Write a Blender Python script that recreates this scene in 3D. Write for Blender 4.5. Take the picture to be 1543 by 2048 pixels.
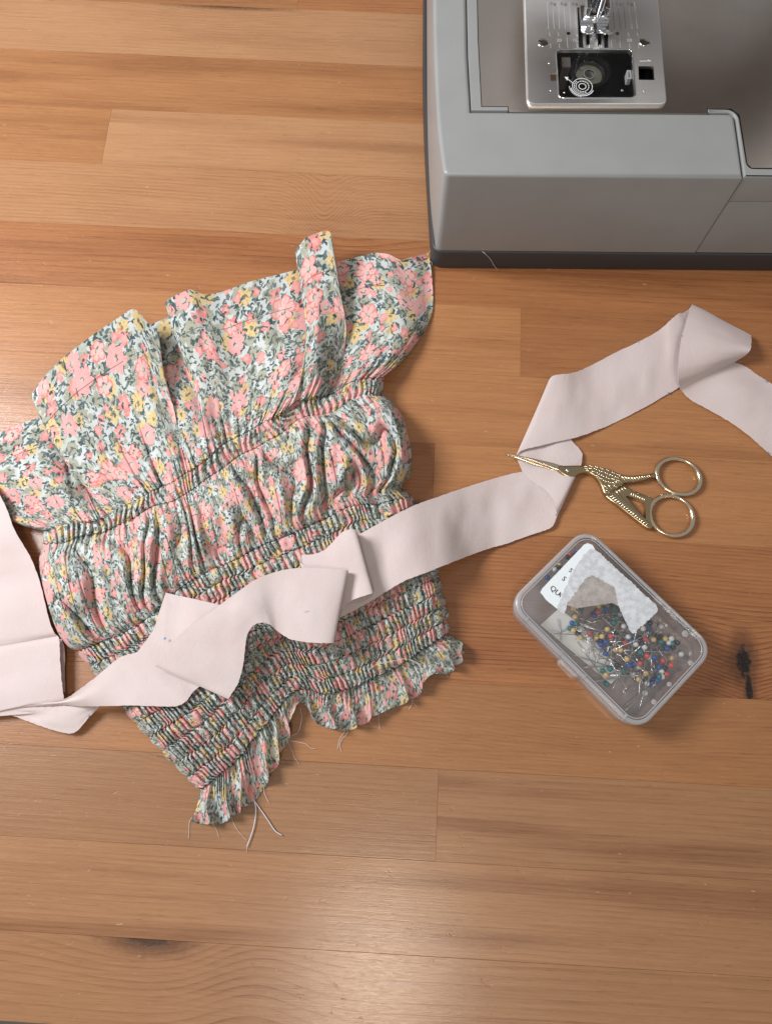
import bpy, bmesh, math, random
import numpy as np
from mathutils import Vector, Matrix
from mathutils.geometry import tessellate_polygon

sc = bpy.context.scene
for o in list(bpy.data.objects):
    bpy.data.objects.remove(o)
COL = sc.collection
R = math.radians
S = 0.001                                   # everything below is measured in millimetres

# ------------------------------------------------------------------ camera
CAM_H, CAM_F, CAM_T = 430.0, 1550.0, R(16)
cam = bpy.data.cameras.new('camera')
cam.sensor_fit = 'VERTICAL'; cam.sensor_height = 36.0; cam.lens = 36.0 * CAM_F / 2048.0
cam.clip_start = 0.01; cam.clip_end = 50
co = bpy.data.objects.new('camera', cam); COL.objects.link(co)
co.location = (0, 0, CAM_H * S); co.rotation_euler = (CAM_T, 0, 0)
sc.camera = co

def P(px, py, z=0.0):
    """point of the place (mm) at height z that the photograph shows at pixel px, py"""
    u = (px - 771.5) / CAM_F; v = (1024 - py) / CAM_F
    t = (CAM_H - z) / (math.cos(CAM_T) - v * math.sin(CAM_T))
    return (u * t, t * (math.sin(CAM_T) + v * math.cos(CAM_T)), z)

# ------------------------------------------------------------------ world and lamps
w = bpy.data.worlds.new('World'); sc.world = w; w.use_nodes = True
w.node_tree.nodes['Background'].inputs[0].default_value = (0.98, 0.98, 0.98, 1)
w.node_tree.nodes['Background'].inputs[1].default_value = 0.30

def area(name, loc, target, sx, sy, power, col):
    l = bpy.data.lights.new(name, 'AREA'); l.shape = 'RECTANGLE'; l.size = sx; l.size_y = sy
    l.energy = power; l.color = col
    o = bpy.data.objects.new(name, l); COL.objects.link(o); o.location = loc
    d = Vector(target) - Vector(loc)
    o.rotation_euler = d.to_track_quat('-Z', 'Y').to_euler()
    return o
area('window_light', (-0.69, 0.30, 0.69), (-0.10, 0.26, 0), 0.32, 0.30, 11.6, (0.97, 0.98, 1.0))
area('ceiling_lamp', (-0.03, -0.57, 1.75), (-0.05, 0.05, 0), 0.25, 0.28, 7.0, (1.0, 0.88, 0.74))

sc.view_settings.view_transform = 'Standard'
sc.view_settings.look = 'None'
sc.view_settings.exposure = 0.07
sc.view_settings.gamma = 1.0
sc.view_settings.use_curve_mapping = False
sc.cycles.max_bounces = 10
sc.cycles.transparent_max_bounces = 24
sc.cycles.caustics_reflective = False; sc.cycles.caustics_refractive = False

# ------------------------------------------------------------------ helpers: objects
def link(o, parent=None):
    COL.objects.link(o)
    if parent is not None: o.parent = parent
    return o

def tag(o, label=None, cat=None, group=None, kind=None):
    if label: o['label'] = label
    if cat: o['category'] = cat
    if group: o['group'] = group
    if kind: o['kind'] = kind
    return o

def empty(name, loc=(0, 0, 0), rz=0.0, parent=None):
    o = bpy.data.objects.new(name, None); o.empty_display_size = 0.01
    o.location = (loc[0]*S, loc[1]*S, loc[2]*S); o.rotation_euler = (0, 0, rz)
    return link(o, parent)

def mesh(name, verts, faces, smooth=False):
    m = bpy.data.meshes.new(name)
    v = np.asarray(verts, dtype=np.float64) * S
    m.from_pydata(v.tolist(), [], [tuple(int(i) for i in f) for f in faces])
    m.update()
    if smooth: m.polygons.foreach_set('use_smooth', np.ones(len(m.polygons), dtype=bool))
    return m

def mk(name, verts, faces, mat, parent=None, smooth=False, angle=None):
    m = mesh(name, verts, faces, smooth or angle is not None)
    if angle is not None: sharp(m, angle)
    m.materials.append(mat)
    return link(bpy.data.objects.new(name, m), parent)

def sharp(m, deg):
    bm = bmesh.new(); bm.from_mesh(m)
    bmesh.ops.recalc_face_normals(bm, faces=bm.faces)
    for e in bm.edges:
        if len(e.link_faces) == 2 and e.calc_face_angle(0) > R(deg): e.smooth = False
    bm.to_mesh(m); bm.free()

class MB:
    """collects shapes, then becomes one mesh object"""
    def __init__(s): s.v = []; s.f = []
    def add(s, v, f):
        k = len(s.v); s.v.extend([tuple(p) for p in v]); s.f.extend([tuple(i + k for i in q) for q in f]); return s
    def box(s, x0, x1, y0, y1, z0, z1):
        v = [(x0,y0,z0),(x1,y0,z0),(x1,y1,z0),(x0,y1,z0),(x0,y0,z1),(x1,y0,z1),(x1,y1,z1),(x0,y1,z1)]
        return s.add(v, [(0,3,2,1),(4,5,6,7),(0,1,5,4),(1,2,6,5),(2,3,7,6),(3,0,4,7)])
    def ell(s, c, r, ang=0.0, nu=10, nv=6):
        ca, sa = math.cos(ang), math.sin(ang); v = []; f = []
        for j in range(nv + 1):
            t = math.pi * j / nv
            for i in range(nu):
                a = 2*math.pi*i/nu
                x, y, z = r[0]*math.sin(t)*math.cos(a), r[1]*math.sin(t)*math.sin(a), r[2]*math.cos(t)
                v.append((c[0]+ca*x-sa*y, c[1]+sa*x+ca*y, c[2]+z))
        for j in range(nv):
            for i in range(nu):
                f.append((j*nu+i, (j+1)*nu+i, (j+1)*nu+(i+1) % nu, j*nu+(i+1) % nu))
        return s.add(v, f)
    def tube(s, pts, rad, n=6, closed=False, flat=1.0):
        p = np.array(pts, float); m = len(p)
        rad = np.full(m, rad, float) if np.isscalar(rad) else np.array(rad, float)
        if closed: t = np.roll(p, -1, 0) - np.roll(p, 1, 0)
        else: t = np.gradient(p, axis=0)
        t /= np.linalg.norm(t, axis=1)[:, None] + 1e-12
        up = np.tile(np.array([0, 0, 1.0]), (m, 1))
        bad = np.abs(t[:, 2]) > 0.98; up[bad] = (1, 0, 0)
        a = np.cross(t, up); a /= np.linalg.norm(a, axis=1)[:, None]
        b = np.cross(a, t)
        v = []
        for k in range(n):
            th = 2*math.pi*k/n
            v.append(p + rad[:, None]*(math.cos(th)*a + flat*math.sin(th)*b))
        v = np.stack(v, 1).reshape(-1, 3)
        f = []
        for i in range(m if closed else m - 1):
            j = (i + 1) % m
            for k in range(n):
                f.append((i*n+k, i*n+(k+1) % n, j*n+(k+1) % n, j*n+k))
        if not closed:
            f.append(tuple(range(n))[::-1]); f.append(tuple((m-1)*n+k for k in range(n)))
        return s.add(v, f)
    def build(s, name, mat, parent=None, smooth=False, angle=None):
        return mk(name, s.v, s.f, mat, parent, smooth, angle)

def area2(p):
    return 0.5*sum(p[i][0]*p[(i+1) % len(p)][1]-p[(i+1) % len(p)][0]*p[i][1] for i in range(len(p)))
def ccw(p):
    return list(p) if area2(p) > 0 else list(p)[::-1]
def offset(p, d):
    """inward offset of a counter-clockwise polygon by d"""
    n = len(p); out = []
    for i in range(n):
        a, b, c = np.array(p[i-1]), np.array(p[i]), np.array(p[(i+1) % n])
        e1 = b-a; e2 = c-b
        e1 = e1/(np.linalg.norm(e1)+1e-12); e2 = e2/(np.linalg.norm(e2)+1e-12)
        n1 = np.array([-e1[1], e1[0]]); n2 = np.array([-e2[1], e2[0]])
        m = n1+n2; l = np.linalg.norm(m)
        if l < 1e-6: out.append(tuple(b+n1*d)); continue
        m /= l; k = d/max(0.45, float(m @ n1))
        out.append(tuple(b+m*k))
    return out
def rrect(x0, x1, y0, y1, r, n=6):
    out = []
    for cx, cy, a0 in ((x1-r, y0+r, -90), (x1-r, y1-r, 0), (x0+r, y1-r, 90), (x0+r, y0+r, 180)):
        for i in range(n+1):
            a = R(a0+90*i/n); out.append((cx+r*math.cos(a), cy+r*math.sin(a)))
    return out
def roundpoly(pts, rads, n=5):
    """rounds the corners of a polygon"""
    out = []; m = len(pts)
    for i in range(m):
        r = rads[i] if not np.isscalar(rads) else rads
        b = np.array(pts[i], float); a = np.array(pts[i-1], float); c = np.array(pts[(i+1) % m], float)
        if r <= 0: out.append(tuple(b)); continue
        d1 = (a-b); l1 = np.linalg.norm(d1); d1 /= l1
        d2 = (c-b); l2 = np.linalg.norm(d2); d2 /= l2
        k = min(r, l1*.48, l2*.48)
        for j in range(n+1):
            t = j/n
            out.append(tuple((1-t)**2*(b+d1*k)+2*t*(1-t)*b+t*t*(b+d2*k)))
    return out
def circle(cx, cy, r, n=24, ry=None):
    ry = r if ry is None else ry
    return [(cx+r*math.cos(2*math.pi*i/n), cy+ry*math.sin(2*math.pi*i/n)) for i in range(n)]
def smoothpoly(pts, n=6, closed=True):
    """Catmull-Rom through the points"""
    p = np.array(pts, float); m = len(p); out = []
    rng = range(m) if closed else range(m-1)
    for i in rng:
        if closed: a, b, c, d = p[i-1], p[i], p[(i+1) % m], p[(i+2) % m]
        else: a, b, c, d = p[max(i-1, 0)], p[i], p[i+1], p[min(i+2, m-1)]
        for k in range(n):
            t = k/n
            out.append(tuple(0.5*((2*b)+(c-a)*t+(2*a-5*b+4*c-d)*t*t+(3*b-a-3*c+d)*t**3)))
    if not closed: out.append(tuple(p[-1]))
    return out
def cap(mb, loops, z, up=True, zf=None):
    """fills a polygon with holes"""
    vs = [[Vector((x, y, 0)) for x, y in l] for l in loops]
    flat = [q for l in loops for q in l]
    tris = tessellate_polygon(vs)
    vv = [(x, y, z if zf is None else zf(x, y)) for x, y in flat]
    ff = []
    for t in tris:
        a, b, c = [flat[i] for i in t]
        ar = (b[0]-a[0])*(c[1]-a[1])-(c[0]-a[0])*(b[1]-a[1])
        t = tuple(t)
        if (ar > 0) != up: t = t[::-1]
        ff.append(t)
    mb.add(vv, ff)
def plate(mb, outer, z0, z1, holes=(), ch=0.0, rings=1, botch=0.0, bottom=True):
    """solid slab from a polygon, its upper rim rounded by ch, with holes"""
    outer = ccw(outer); n = len(outer)
    levels = []
    if botch: levels.append((offset(outer, botch), z0)); levels.append((outer, z0+botch))
    else: levels.append((outer, z0))
    if ch:
        for i in range(rings+1):
            a = math.pi/2*i/rings
            levels.append((offset(outer, ch*(1-math.cos(a))) if i else outer, z1-ch+ch*math.sin(a)))
    else: levels.append((outer, z1))
    v = []; f = []
    for p, z in levels: v += [(x, y, z) for x, y in p]
    for k in range(len(levels)-1):
        for i in range(n):
            j = (i+1) % n
            f.append((k*n+i, k*n+j, (k+1)*n+j, (k+1)*n+i))
    mb.add(v, f)
    hs = [ccw(h)[::-1] for h in holes]
    for h in hs:
        m = len(h)
        mb.add([(x, y, z0) for x, y in h]+[(x, y, z1) for x, y in h], [(i, (i+1) % m, m+(i+1) % m, m+i) for i in range(m)])
    cap(mb, [levels[-1][0]]+hs, levels[-1][1], True)
    if bottom: cap(mb, [levels[0][0]]+hs, levels[0][1], False)
    return mb

def text_part(name, body, size, loc, rz, mat, parent, align='CENTER', sx=1.0, h=0.0):
    cu = bpy.data.curves.new(name, 'FONT'); cu.body = body; cu.size = size*S
    cu.align_x = align; cu.align_y = 'CENTER'; cu.resolution_u = 3
    o = bpy.data.objects.new(name, cu); COL.objects.link(o)
    dg = bpy.context.evaluated_depsgraph_get()
    m = bpy.data.meshes.new_from_object(o.evaluated_get(dg))
    bpy.data.objects.remove(o)
    m.name = name; m.materials.clear(); m.materials.append(mat)
    o = link(bpy.data.objects.new(name, m), parent)
    o.location = (loc[0]*S, loc[1]*S, loc[2]*S); o.rotation_euler = (0, 0, rz); o.scale = (sx, 1, 1)
    return o

# numpy value noise
def _h(ix, iy, seed):
    n = (ix.astype(np.int64)*374761393 + iy.astype(np.int64)*668265263 + seed*974711) & 0x7fffffff
    n = (n ^ (n >> 13))*1274126177 & 0x7fffffff
    return ((n ^ (n >> 16)) & 0xffff)/65535.0
def vn(x, y, seed=0):
    x = np.asarray(x, float); y = np.asarray(y, float); x, y = np.broadcast_arrays(x, y)
    ix = np.floor(x); iy = np.floor(y); fx = x-ix; fy = y-iy
    fx = fx*fx*fx*(fx*(fx*6-15)+10); fy = fy*fy*fy*(fy*(fy*6-15)+10)
    a = _h(ix, iy, seed); b = _h(ix+1, iy, seed); c = _h(ix, iy+1, seed); d = _h(ix+1, iy+1, seed)
    return (a*(1-fx)+b*fx)*(1-fy)+(c*(1-fx)+d*fx)*fy

# ------------------------------------------------------------------ helpers: materials
class NT:
    def __init__(s, name):
        s.m = bpy.data.materials.new(name); s.m.use_nodes = True
        s.t = s.m.node_tree; s.t.nodes.clear()
        s.out = s.t.nodes.new('ShaderNodeOutputMaterial')
    def put(s, sock, val):
        if val is None: return
        if hasattr(val, 'is_output'): s.t.links.new(val, sock)
        elif hasattr(sock, 'default_value'):
            if isinstance(val, (tuple, list)) and len(val) == 3 and sock.type == 'RGBA': val = (*val, 1)
            sock.default_value = val
    def n(s, typ, ins=None, **attrs):
        nd = s.t.nodes.new('ShaderNode'+typ)
        for k, v in attrs.items(): setattr(nd, k, v)
        for k, v in (ins or {}).items(): s.put(nd.inputs[k], v)
        return nd
    def m_(s, op, a, b=None, c=None, clamp=False):
        nd = s.t.nodes.new('ShaderNodeMath'); nd.operation = op; nd.use_clamp = clamp
        for i, v in enumerate((a, b, c)): s.put(nd.inputs[i], v)
        return nd.outputs[0]
    def vm(s, op, a, b=None, scale=None):
        nd = s.t.nodes.new('ShaderNodeVectorMath'); nd.operation = op
        s.put(nd.inputs[0], a); s.put(nd.inputs[1], b)
        if scale is not None: s.put(nd.inputs['Scale'], scale)
        return nd.outputs['Value'] if op in ('LENGTH', 'DOT_PRODUCT', 'DISTANCE') else nd.outputs[0]
    def mr(s, v, a, b, c=0.0, d=1.0, smooth=True):
        nd = s.n('MapRange', {0: v, 1: a, 2: b, 3: c, 4: d})
        nd.interpolation_type = 'SMOOTHSTEP' if smooth else 'LINEAR'; nd.clamp = True
        return nd.outputs[0]
    def mix(s, f, a, b, blend='MIX'):
        nd = s.n('Mix', data_type='RGBA', blend_type=blend); nd.clamp_factor = True
        s.put(nd.inputs[0], f); s.put(nd.inputs[6], a); s.put(nd.inputs[7], b)
        return nd.outputs[2]
    def noise(s, vec, scale, detail=2.0, rough=0.5, dist=0.0):
        nd = s.n('TexNoise', {'Vector': vec, 'Scale': scale, 'Detail': detail, 'Roughness': rough, 'Distortion': dist})
        return nd.outputs[0]
    def xyz(s, v):
        nd = s.n('SeparateXYZ', {0: v}); return nd.outputs
    def comb(s, x, y, z=0.0):
        return s.n('CombineXYZ', {0: x, 1: y, 2: z}).outputs[0]
    def bump(s, h, strength, dist, normal=None):
        return s.n('Bump', {'Height': h, 'Strength': strength, 'Distance': dist, 'Normal': normal}).outputs[0]
    def pbsdf(s, **k):
        nd = s.n('BsdfPrincipled')
        for key, v in k.items(): s.put(nd.inputs[key.replace('_', ' ')], v)
        return nd
    def end(s, shader, disp=None):
        s.t.links.new(shader if hasattr(shader, 'is_output') else shader.outputs[0], s.out.inputs[0]); return s.m

def simple(name, col, rough=0.5, metal=0.0, bump=None, **k):
    t = NT(name); nrm = None
    if bump:
        oc = t.n('TexCoord').outputs['Object']
        nrm = t.bump(t.noise(oc, bump[0], 3.0), bump[1], bump[2])
    return t.end(t.pbsdf(Base_Color=col, Roughness=rough, Metallic=metal, Normal=nrm, **k))
# ------------------------------------------------------------------ table of edge-glued pine boards
YAW = -0.0549
def wood(name, seed, light, dark, ring_sp, ring_c, band, slope=0.0, knots=(), warp=6.0):
    """pine: growth rings, fibres, tonal bands and knots (knots in board millimetres: x, y, reach x, reach y, pull, core)"""
    rnd = random.Random(seed)
    t = NT(name)
    co_ = t.n('TexCoord').outputs['Object']
    mm = t.vm('SCALE', co_, scale=1000.0)
    off = (rnd.uniform(-900, 900), rnd.uniform(-900, 900), 0.0)
    q = t.vm('ADD', mm, off)
    X, Y, _ = t.xyz(q); LX, LY, _ = t.xyz(mm)
    # fibre streaks
    f1 = t.noise(t.comb(t.m_('MULTIPLY', X, 0.035), t.m_('MULTIPLY', Y, 1.5)), 1.0, 4.0, 0.62)
    f2 = t.noise(t.comb(t.m_('MULTIPLY', X, 0.16), t.m_('MULTIPLY', Y, 5.0)), 1.0, 2.0, 0.6)
    f3 = t.noise(t.comb(t.m_('MULTIPLY', X, 0.018), t.m_('MULTIPLY', Y, 0.62), 4.0), 1.0, 5.0, 0.68)
    f4 = t.noise(t.comb(t.m_('MULTIPLY', X, 0.075), t.m_('MULTIPLY', Y, 0.85), 7.0), 1.0, 3.0, 0.6)
    bnd = t.noise(t.comb(t.m_('MULTIPLY', X, 0.0035), t.m_('MULTIPLY', Y, 0.055)), 1.0, 2.0, 0.5)
    blo = t.noise(t.comb(t.m_('MULTIPLY', X, 0.012), t.m_('MULTIPLY', Y, 0.03)), 1.0, 3.0, 0.55)
    # ring coordinate
    wv = t.noise(t.comb(t.m_('MULTIPLY', X, 0.006), t.m_('MULTIPLY', Y, 0.018)), 1.0, 2.0, 0.5)
    r = t.m_('ADD', Y, t.m_('MULTIPLY', t.m_('SUBTRACT', wv, 0.5), warp))
    r = t.m_('ADD', r, t.m_('MULTIPLY', X, slope))
    core = None; glow = None; halo = None
    for (kx, ky, rx, ry, pull, kc) in knots:
        dx = t.m_('DIVIDE', t.m_('SUBTRACT', LX, kx), rx)
        dy = t.m_('DIVIDE', t.m_('SUBTRACT', LY, ky), ry)
        d2 = t.m_('ADD', t.m_('MULTIPLY', dx, dx), t.m_('MULTIPLY', dy, dy))
        g = t.m_('EXPONENT', t.m_('MULTIPLY', d2, -1.0))
        r = t.m_('ADD', r, t.m_('MULTIPLY', g, pull))
        glow = g if glow is None else t.m_('MAXIMUM', glow, g)
        if kc:
            jag = t.noise(mm, 0.35, 4.0, 0.7)
            ccx = t.m_('DIVIDE', t.m_('SUBTRACT', LX, kx), kc[0]); ccy = t.m_('DIVIDE', t.m_('SUBTRACT', LY, ky+kc[2]), kc[1])
            cd = t.m_('SQRT', t.m_('ADD', t.m_('MULTIPLY', ccx, ccx), t.m_('MULTIPLY', ccy, ccy)))
            cd = t.m_('ADD', cd, t.m_('MULTIPLY', t.m_('SUBTRACT', jag, 0.5), 1.3))
            hl = t.mr(cd, 2.6, 0.9)
            halo = hl if halo is None else t.m_('MAXIMUM', halo, hl)
            c1 = t.mr(cd, 1.05, 0.6)
            if len(kc) > 3: c1 = t.m_('MULTIPLY', c1, kc[3])
            core = c1 if core is None else t.m_('MAXIMUM', core, c1)
    fr = t.m_('FRACT', t.m_('DIVIDE', r, ring_sp))
    ring = t.m_('MULTIPLY', t.m_('POWER', fr, 3.5), t.mr(fr, 1.0, 0.93))
    vary = t.noise(t.comb(t.m_('MULTIPLY', X, 0.01), t.m_('MULTIPLY', Y, 0.12)), 1.0, 2.0)
    ring = t.m_('MULTIPLY', ring, t.mr(vary, 0.25, 0.75, 0.25, 1.0))
    ring = t.m_('MULTIPLY', ring, t.mr(f1, 0.25, 0.6, 0.5, 1.0))
    if glow is not None: ring = t.m_('MULTIPLY', ring, t.m_('ADD', 1.0, t.m_('MULTIPLY', glow, 0.9)))
    k = t.m_('MULTIPLY', ring, ring_c)
    k = t.m_('ADD', k, t.m_('MULTIPLY', t.mr(bnd, 0.46, 0.68), band*0.8))
    k = t.m_('ADD', k, t.m_('MULTIPLY', t.m_('SUBTRACT', f1, 0.5), 0.75))
    k = t.m_('ADD', k, t.m_('MULTIPLY', t.m_('SUBTRACT', f2, 0.5), 0.50))
    k = t.m_('ADD', k, t.m_('MULTIPLY', t.m_('SUBTRACT', blo, 0.5), 0.42))
    k = t.m_('ADD', k, t.m_('MULTIPLY', t.m_('SUBTRACT', f3, 0.5), 0.85))
    k = t.m_('ADD', k, t.m_('MULTIPLY', t.mr(f4, 0.58, 0.76), 0.42))
    k = t.m_('SUBTRACT', k, t.m_('MULTIPLY', t.mr(f4, 0.42, 0.26), 0.22))
    if glow is not None: k = t.m_('ADD', k, t.m_('MULTIPLY', glow, 0.10))
    k = t.m_('ADD', k, 0.20, clamp=True)
    col = t.mix(k, light, dark)
    # pale scuffs and little dark pores
    sc_ = t.noise(t.comb(t.m_('MULTIPLY', X, 0.13), t.m_('MULTIPLY', Y, 0.5), 3.0), 1.0, 3.0, 0.6)
    col = t.mix(t.m_('MULTIPLY', t.mr(sc_, 0.69, 0.77), 0.6), col, (0.62, 0.43, 0.28))
    po = t.noise(t.comb(t.m_('MULTIPLY', X, 0.22), t.m_('MULTIPLY', Y, 0.9), 9.0), 1.0, 2.0, 0.5)
    col = t.mix(t.m_('MULTIPLY', t.mr(po, 0.74, 0.82), 0.55), col, (0.07, 0.03, 0.015))
    po2 = t.noise(t.comb(t.m_('MULTIPLY', X, 0.6), t.m_('MULTIPLY', Y, 0.8), 5.0), 1.0, 1.0, 0.5)
    col = t.mix(t.m_('MULTIPLY', t.mr(po2, 0.80, 0.86), 0.7), col, (0.06, 0.025, 0.012))
    if core is not None:
        col = t.mix(t.m_('MULTIPLY', halo, 0.72), col, (0.075, 0.028, 0.012))
        kn_c = t.mix(t.mr(t.noise(mm, 0.8, 3.0, 0.7), .52, .68), (0.010, 0.006, 0.005), (0.075, 0.035, 0.02))
        col = t.mix(core, col, kn_c)
    dent = t.noise(t.comb(t.m_('MULTIPLY', X, 0.11), t.m_('MULTIPLY', Y, 0.16), 2.0), 1.0, 4.0, 0.65)
    h = t.m_('ADD', t.m_('MULTIPLY', f1, 0.6), t.m_('MULTIPLY', f2, 0.5))
    h = t.m_('SUBTRACT', h, t.m_('MULTIPLY', t.mr(dent, 0.62, 0.72), 0.9))
    h = t.m_('SUBTRACT', h, t.m_('MULTIPLY', ring, 0.35))
    if core is not None: h = t.m_('SUBTRACT', h, t.m_('MULTIPLY', core, 2.0))
    nrm = t.bump(h, 0.55, 0.00022)
    rough = t.m_('ADD', 0.25, t.m_('MULTIPLY', f1, 0.16))
    b = t.pbsdf(Base_Color=col, Roughness=rough, Normal=nrm, Specular_IOR_Level=0.30, Coat_Weight=0.5, Coat_Roughness=0.17, Coat_Normal=t.bump(h, 0.3, 0.00013))
    return t.end(b)

table = empty('wooden_table', (0, 0, 0), YAW)
tag(table, 'pine table top of edge-glued boards under all the sewing things', 'table')
# board edges (mm, measured across the boards), end joints and the look of each board
TAN = ((0.395, 0.200, 0.094), (0.215, 0.088, 0.036))
ORG = ((0.405, 0.186, 0.075), (0.205, 0.076, 0.027))
RED = ((0.372, 0.158, 0.061), (0.165, 0.051, 0.018))
PAL = ((0.415, 0.217, 0.106), (0.240, 0.104, 0.044))
rows = [  # y0, y1, joints, looks(left to right): palette, ring spacing, ring contrast, band, slope, knots
 (642, 690, [], [(TAN, 3.2, .35, .3, .004, ())]),
 (590, 642, [60], [(ORG, 3.0, .35, .3, .004, ()), (TAN, 3.0, .35, .3, .002, ())]),
 (537, 590, [], [(RED, 3.0, .35, .3, .002, ())]),
 (490, 537, [-90], [(ORG, 3.4, .4, .5, .002, ()), (RED, 3.0, .4, .5, .002, ())]),
 (444, 490, [], [(PAL, 3.1, .30, .2, .004, ((-140, 492, 55, 24, 14, (26, 2.2, -1, .55)),))]),
 (397, 444, [], [(ORG, 3.0, .25, .45, .012, ())]),
 (352.5, 397, [-208], [(ORG, 2.6, .30, .4, .010, ()), (PAL, 3.6, .18, .55, -.03, ())]),
 (305, 352.5, [], [(TAN, 2.6, .62, .15, .006, ((-58, 308, 17, 40, 26, None),))]),
 (260, 305, [], [(RED, 4.4, .50, .45, -.01, ((-40, 300, 40, 12, 8, None),))]),
 (213, 260, [70], [(ORG, 3.3, .32, .3, .004, ()), (RED, 3.3, .25, .2, .004, ())]),
 (167, 213, [], [(ORG, 3.2, .25, .35, .004, ())]),
 (114, 167, [19.7], [(RED, 2.2, .30, .35, .004, ()), (ORG, 2.6, .22, .25, .010, ())]),
 (72, 114, [], [(RED, 2.1, .75, .25, .022, ((205, 60, 60, 22, 6, None),))]),
 (29, 72, [], [(RED, 2.3, .95, .30, .012, ((193, 46, 26, 30, 9, (4.6, 9.5, 3)), (195.0, 28, 10, 14, 3, (2.2, 9, 6))))]),
 (-16, 29, [], [(ORG, 2.2, .30, .10, .014, ((112, 10, 60, 20, 9, None),))]),
 (-61, -16, [28.7], [(TAN, 3.0, .45, .10, .006, ((-95, -8, 34, 22, 12, None),)), (TAN, 3.4, .45, .75, .012, ())]),
 (-104.5, -61, [], [(TAN, 2.7, .42, .60, .012, ())]),
 (-144, -104.5, [], [(TAN, 4.6, .55, .12, -.004, ((-112, -103, 52, 24, 16, (13, 4.2, -1, .62)), (-60, -118, 30, 40, -12, None)))]),
]
XA, XB = -330, 345
for i, (y0, y1, joints, looks) in enumerate(rows):
    xs = [XA]+list(joints)+[XB]
    for j in range(len(xs)-1):
        pal, sp, rc, bd, sl, kn = looks[j]
        rr = random.Random(i*17+j)
        g = rr.uniform(0.93, 1.06)*(0.84 if y1 < 30 else 1.0)  # nearest rows darkened: the dimmer light there is put into board colour
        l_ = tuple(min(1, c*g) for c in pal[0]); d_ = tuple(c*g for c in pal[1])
        cx, cy = (xs[j]+xs[j+1])/2, (y0+y1)/2
        kl = tuple((a-cx, b-cy, c, d, e, f) for a, b, c, d, e, f in kn)
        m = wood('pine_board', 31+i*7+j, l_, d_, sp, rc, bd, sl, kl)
        hx, hy = (xs[j+1]-xs[j])/2-rr.uniform(.01, .05), (y1-y0)/2-rr.uniform(.005, .05)
        mb = MB(); top = rr.uniform(-0.03, 0.0)
        if i == len(rows)-1:   # the board at the table's edge has a rounded lip
            plate(mb, rrect(-hx, hx, -hy, hy, 0.5, 1), -27, top, ch=0.2, rings=1)
        else:
            plate(mb, rrect(-hx, hx, -hy, hy, 0.15, 1), -27, top, ch=0.07, rings=1)
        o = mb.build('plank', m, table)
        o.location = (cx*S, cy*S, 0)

# floor, glimpsed past the table's near edge
fm = NT('floor_vinyl'); oc = fm.n('TexCoord').outputs['Object']
fc = fm.mix(fm.noise(oc, 6.0, 4.0), (0.10, 0.085, 0.07), (0.17, 0.145, 0.12))
fmat = fm.end(fm.pbsdf(Base_Color=fc, Roughness=0.6))
fl = mk('floor', [(-900, -900, -740), (900, -900, -740), (900, 900, -740), (-900, 900, -740)], [(0, 1, 2, 3)], fmat)
tag(fl, kind='structure')
# ------------------------------------------------------------------ sewing machine
MYAW = -0.0101
MO = P(866, 535, 0)
def ML(px, py, z):
    x, y, _ = P(px, py, z); x -= MO[0]; y -= MO[1]
    c, s_ = math.cos(-MYAW), math.sin(-MYAW)
    return (c*x-s_*y, s_*x+c*y)
mach = empty('sewing_machine', (MO[0], MO[1], 0), MYAW)
tag(mach, 'grey sewing machine with steel bed and needle plate at the table corner', 'sewing machine')

def plastic(name, col, rough, bs=900.0):
    t = NT(name); oc = t.n('TexCoord').outputs['Object']
    n1 = t.noise(oc, 2600.0, 2.0); n2 = t.noise(oc, 35.0, 3.0)
    c = t.mix(t.mr(n2, 0.35, 0.7), col, tuple(x*0.95 for x in col))
    nrm = t.bump(n1, 0.18, 0.00006)
    return t.end(t.pbsdf(Base_Color=c, Roughness=t.m_('ADD', rough, t.m_('MULTIPLY', n2, 0.08)), Normal=nrm, Specular_IOR_Level=0.5))
M_body = plastic('grey_plastic', (0.290, 0.297, 0.294), 0.33)
M_body2 = plastic('grey_plastic_trim', (0.280, 0.287, 0.284), 0.36)
M_base = plastic('charcoal_plastic', (0.040, 0.042, 0.045), 0.42)
M_black = simple('black_plastic', (0.008, 0.008, 0.009), 0.35)
M_gap = simple('dark_gap', (0.012, 0.012, 0.013), 0.8)
def steel(name, col, rough, aniso=0.6, dirt=0.3):
    t = NT(name); oc = t.n('TexCoord').outputs['Object']; mm = t.vm('SCALE', oc, scale=1000.0)
    X, Y, Z = t.xyz(mm)
    br = t.noise(t.comb(t.m_('MULTIPLY', X, 7.0), t.m_('MULTIPLY', Y, 0.12), 0.0), 1.0, 3.0, 0.7)
    sm = t.noise(mm, 0.022, 4.0, 0.6)
    c = t.mix(t.m_('MULTIPLY', t.mr(sm, 0.4, 0.7), dirt), col, tuple(x*0.72 for x in col))
    c = t.mix(t.m_('MULTIPLY', t.m_('SUBTRACT', br, 0.35), 0.35), c, tuple(x*0.6 for x in col))
    nrm = t.bump(br, 0.10, 0.00004)
    rg = t.m_('ADD', rough, t.m_('MULTIPLY', t.m_('SUBTRACT', sm, 0.5), 0.22))
    return t.end(t.pbsdf(Base_Color=c, Metallic=1.0, Roughness=rg, Anisotropic=aniso, Normal=nrm))
M_bed = steel('brushed_bed_steel', (0.64, 0.575, 0.53), 0.33)
M_plate = steel('needle_plate_steel', (0.88, 0.87, 0.86), 0.42, dirt=0.12)
M_chrome = simple('chrome', (0.80, 0.81, 0.83), 0.10, 1.0)
M_dkst = simple('dark_steel', (0.22, 0.22, 0.23), 0.32, 1.0)
M_white = simple('white_print', (0.75, 0.76, 0.77), 0.5)
M_engr = simple('engraved_line', (0.52, 0.52, 0.53), 0.45)
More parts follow.
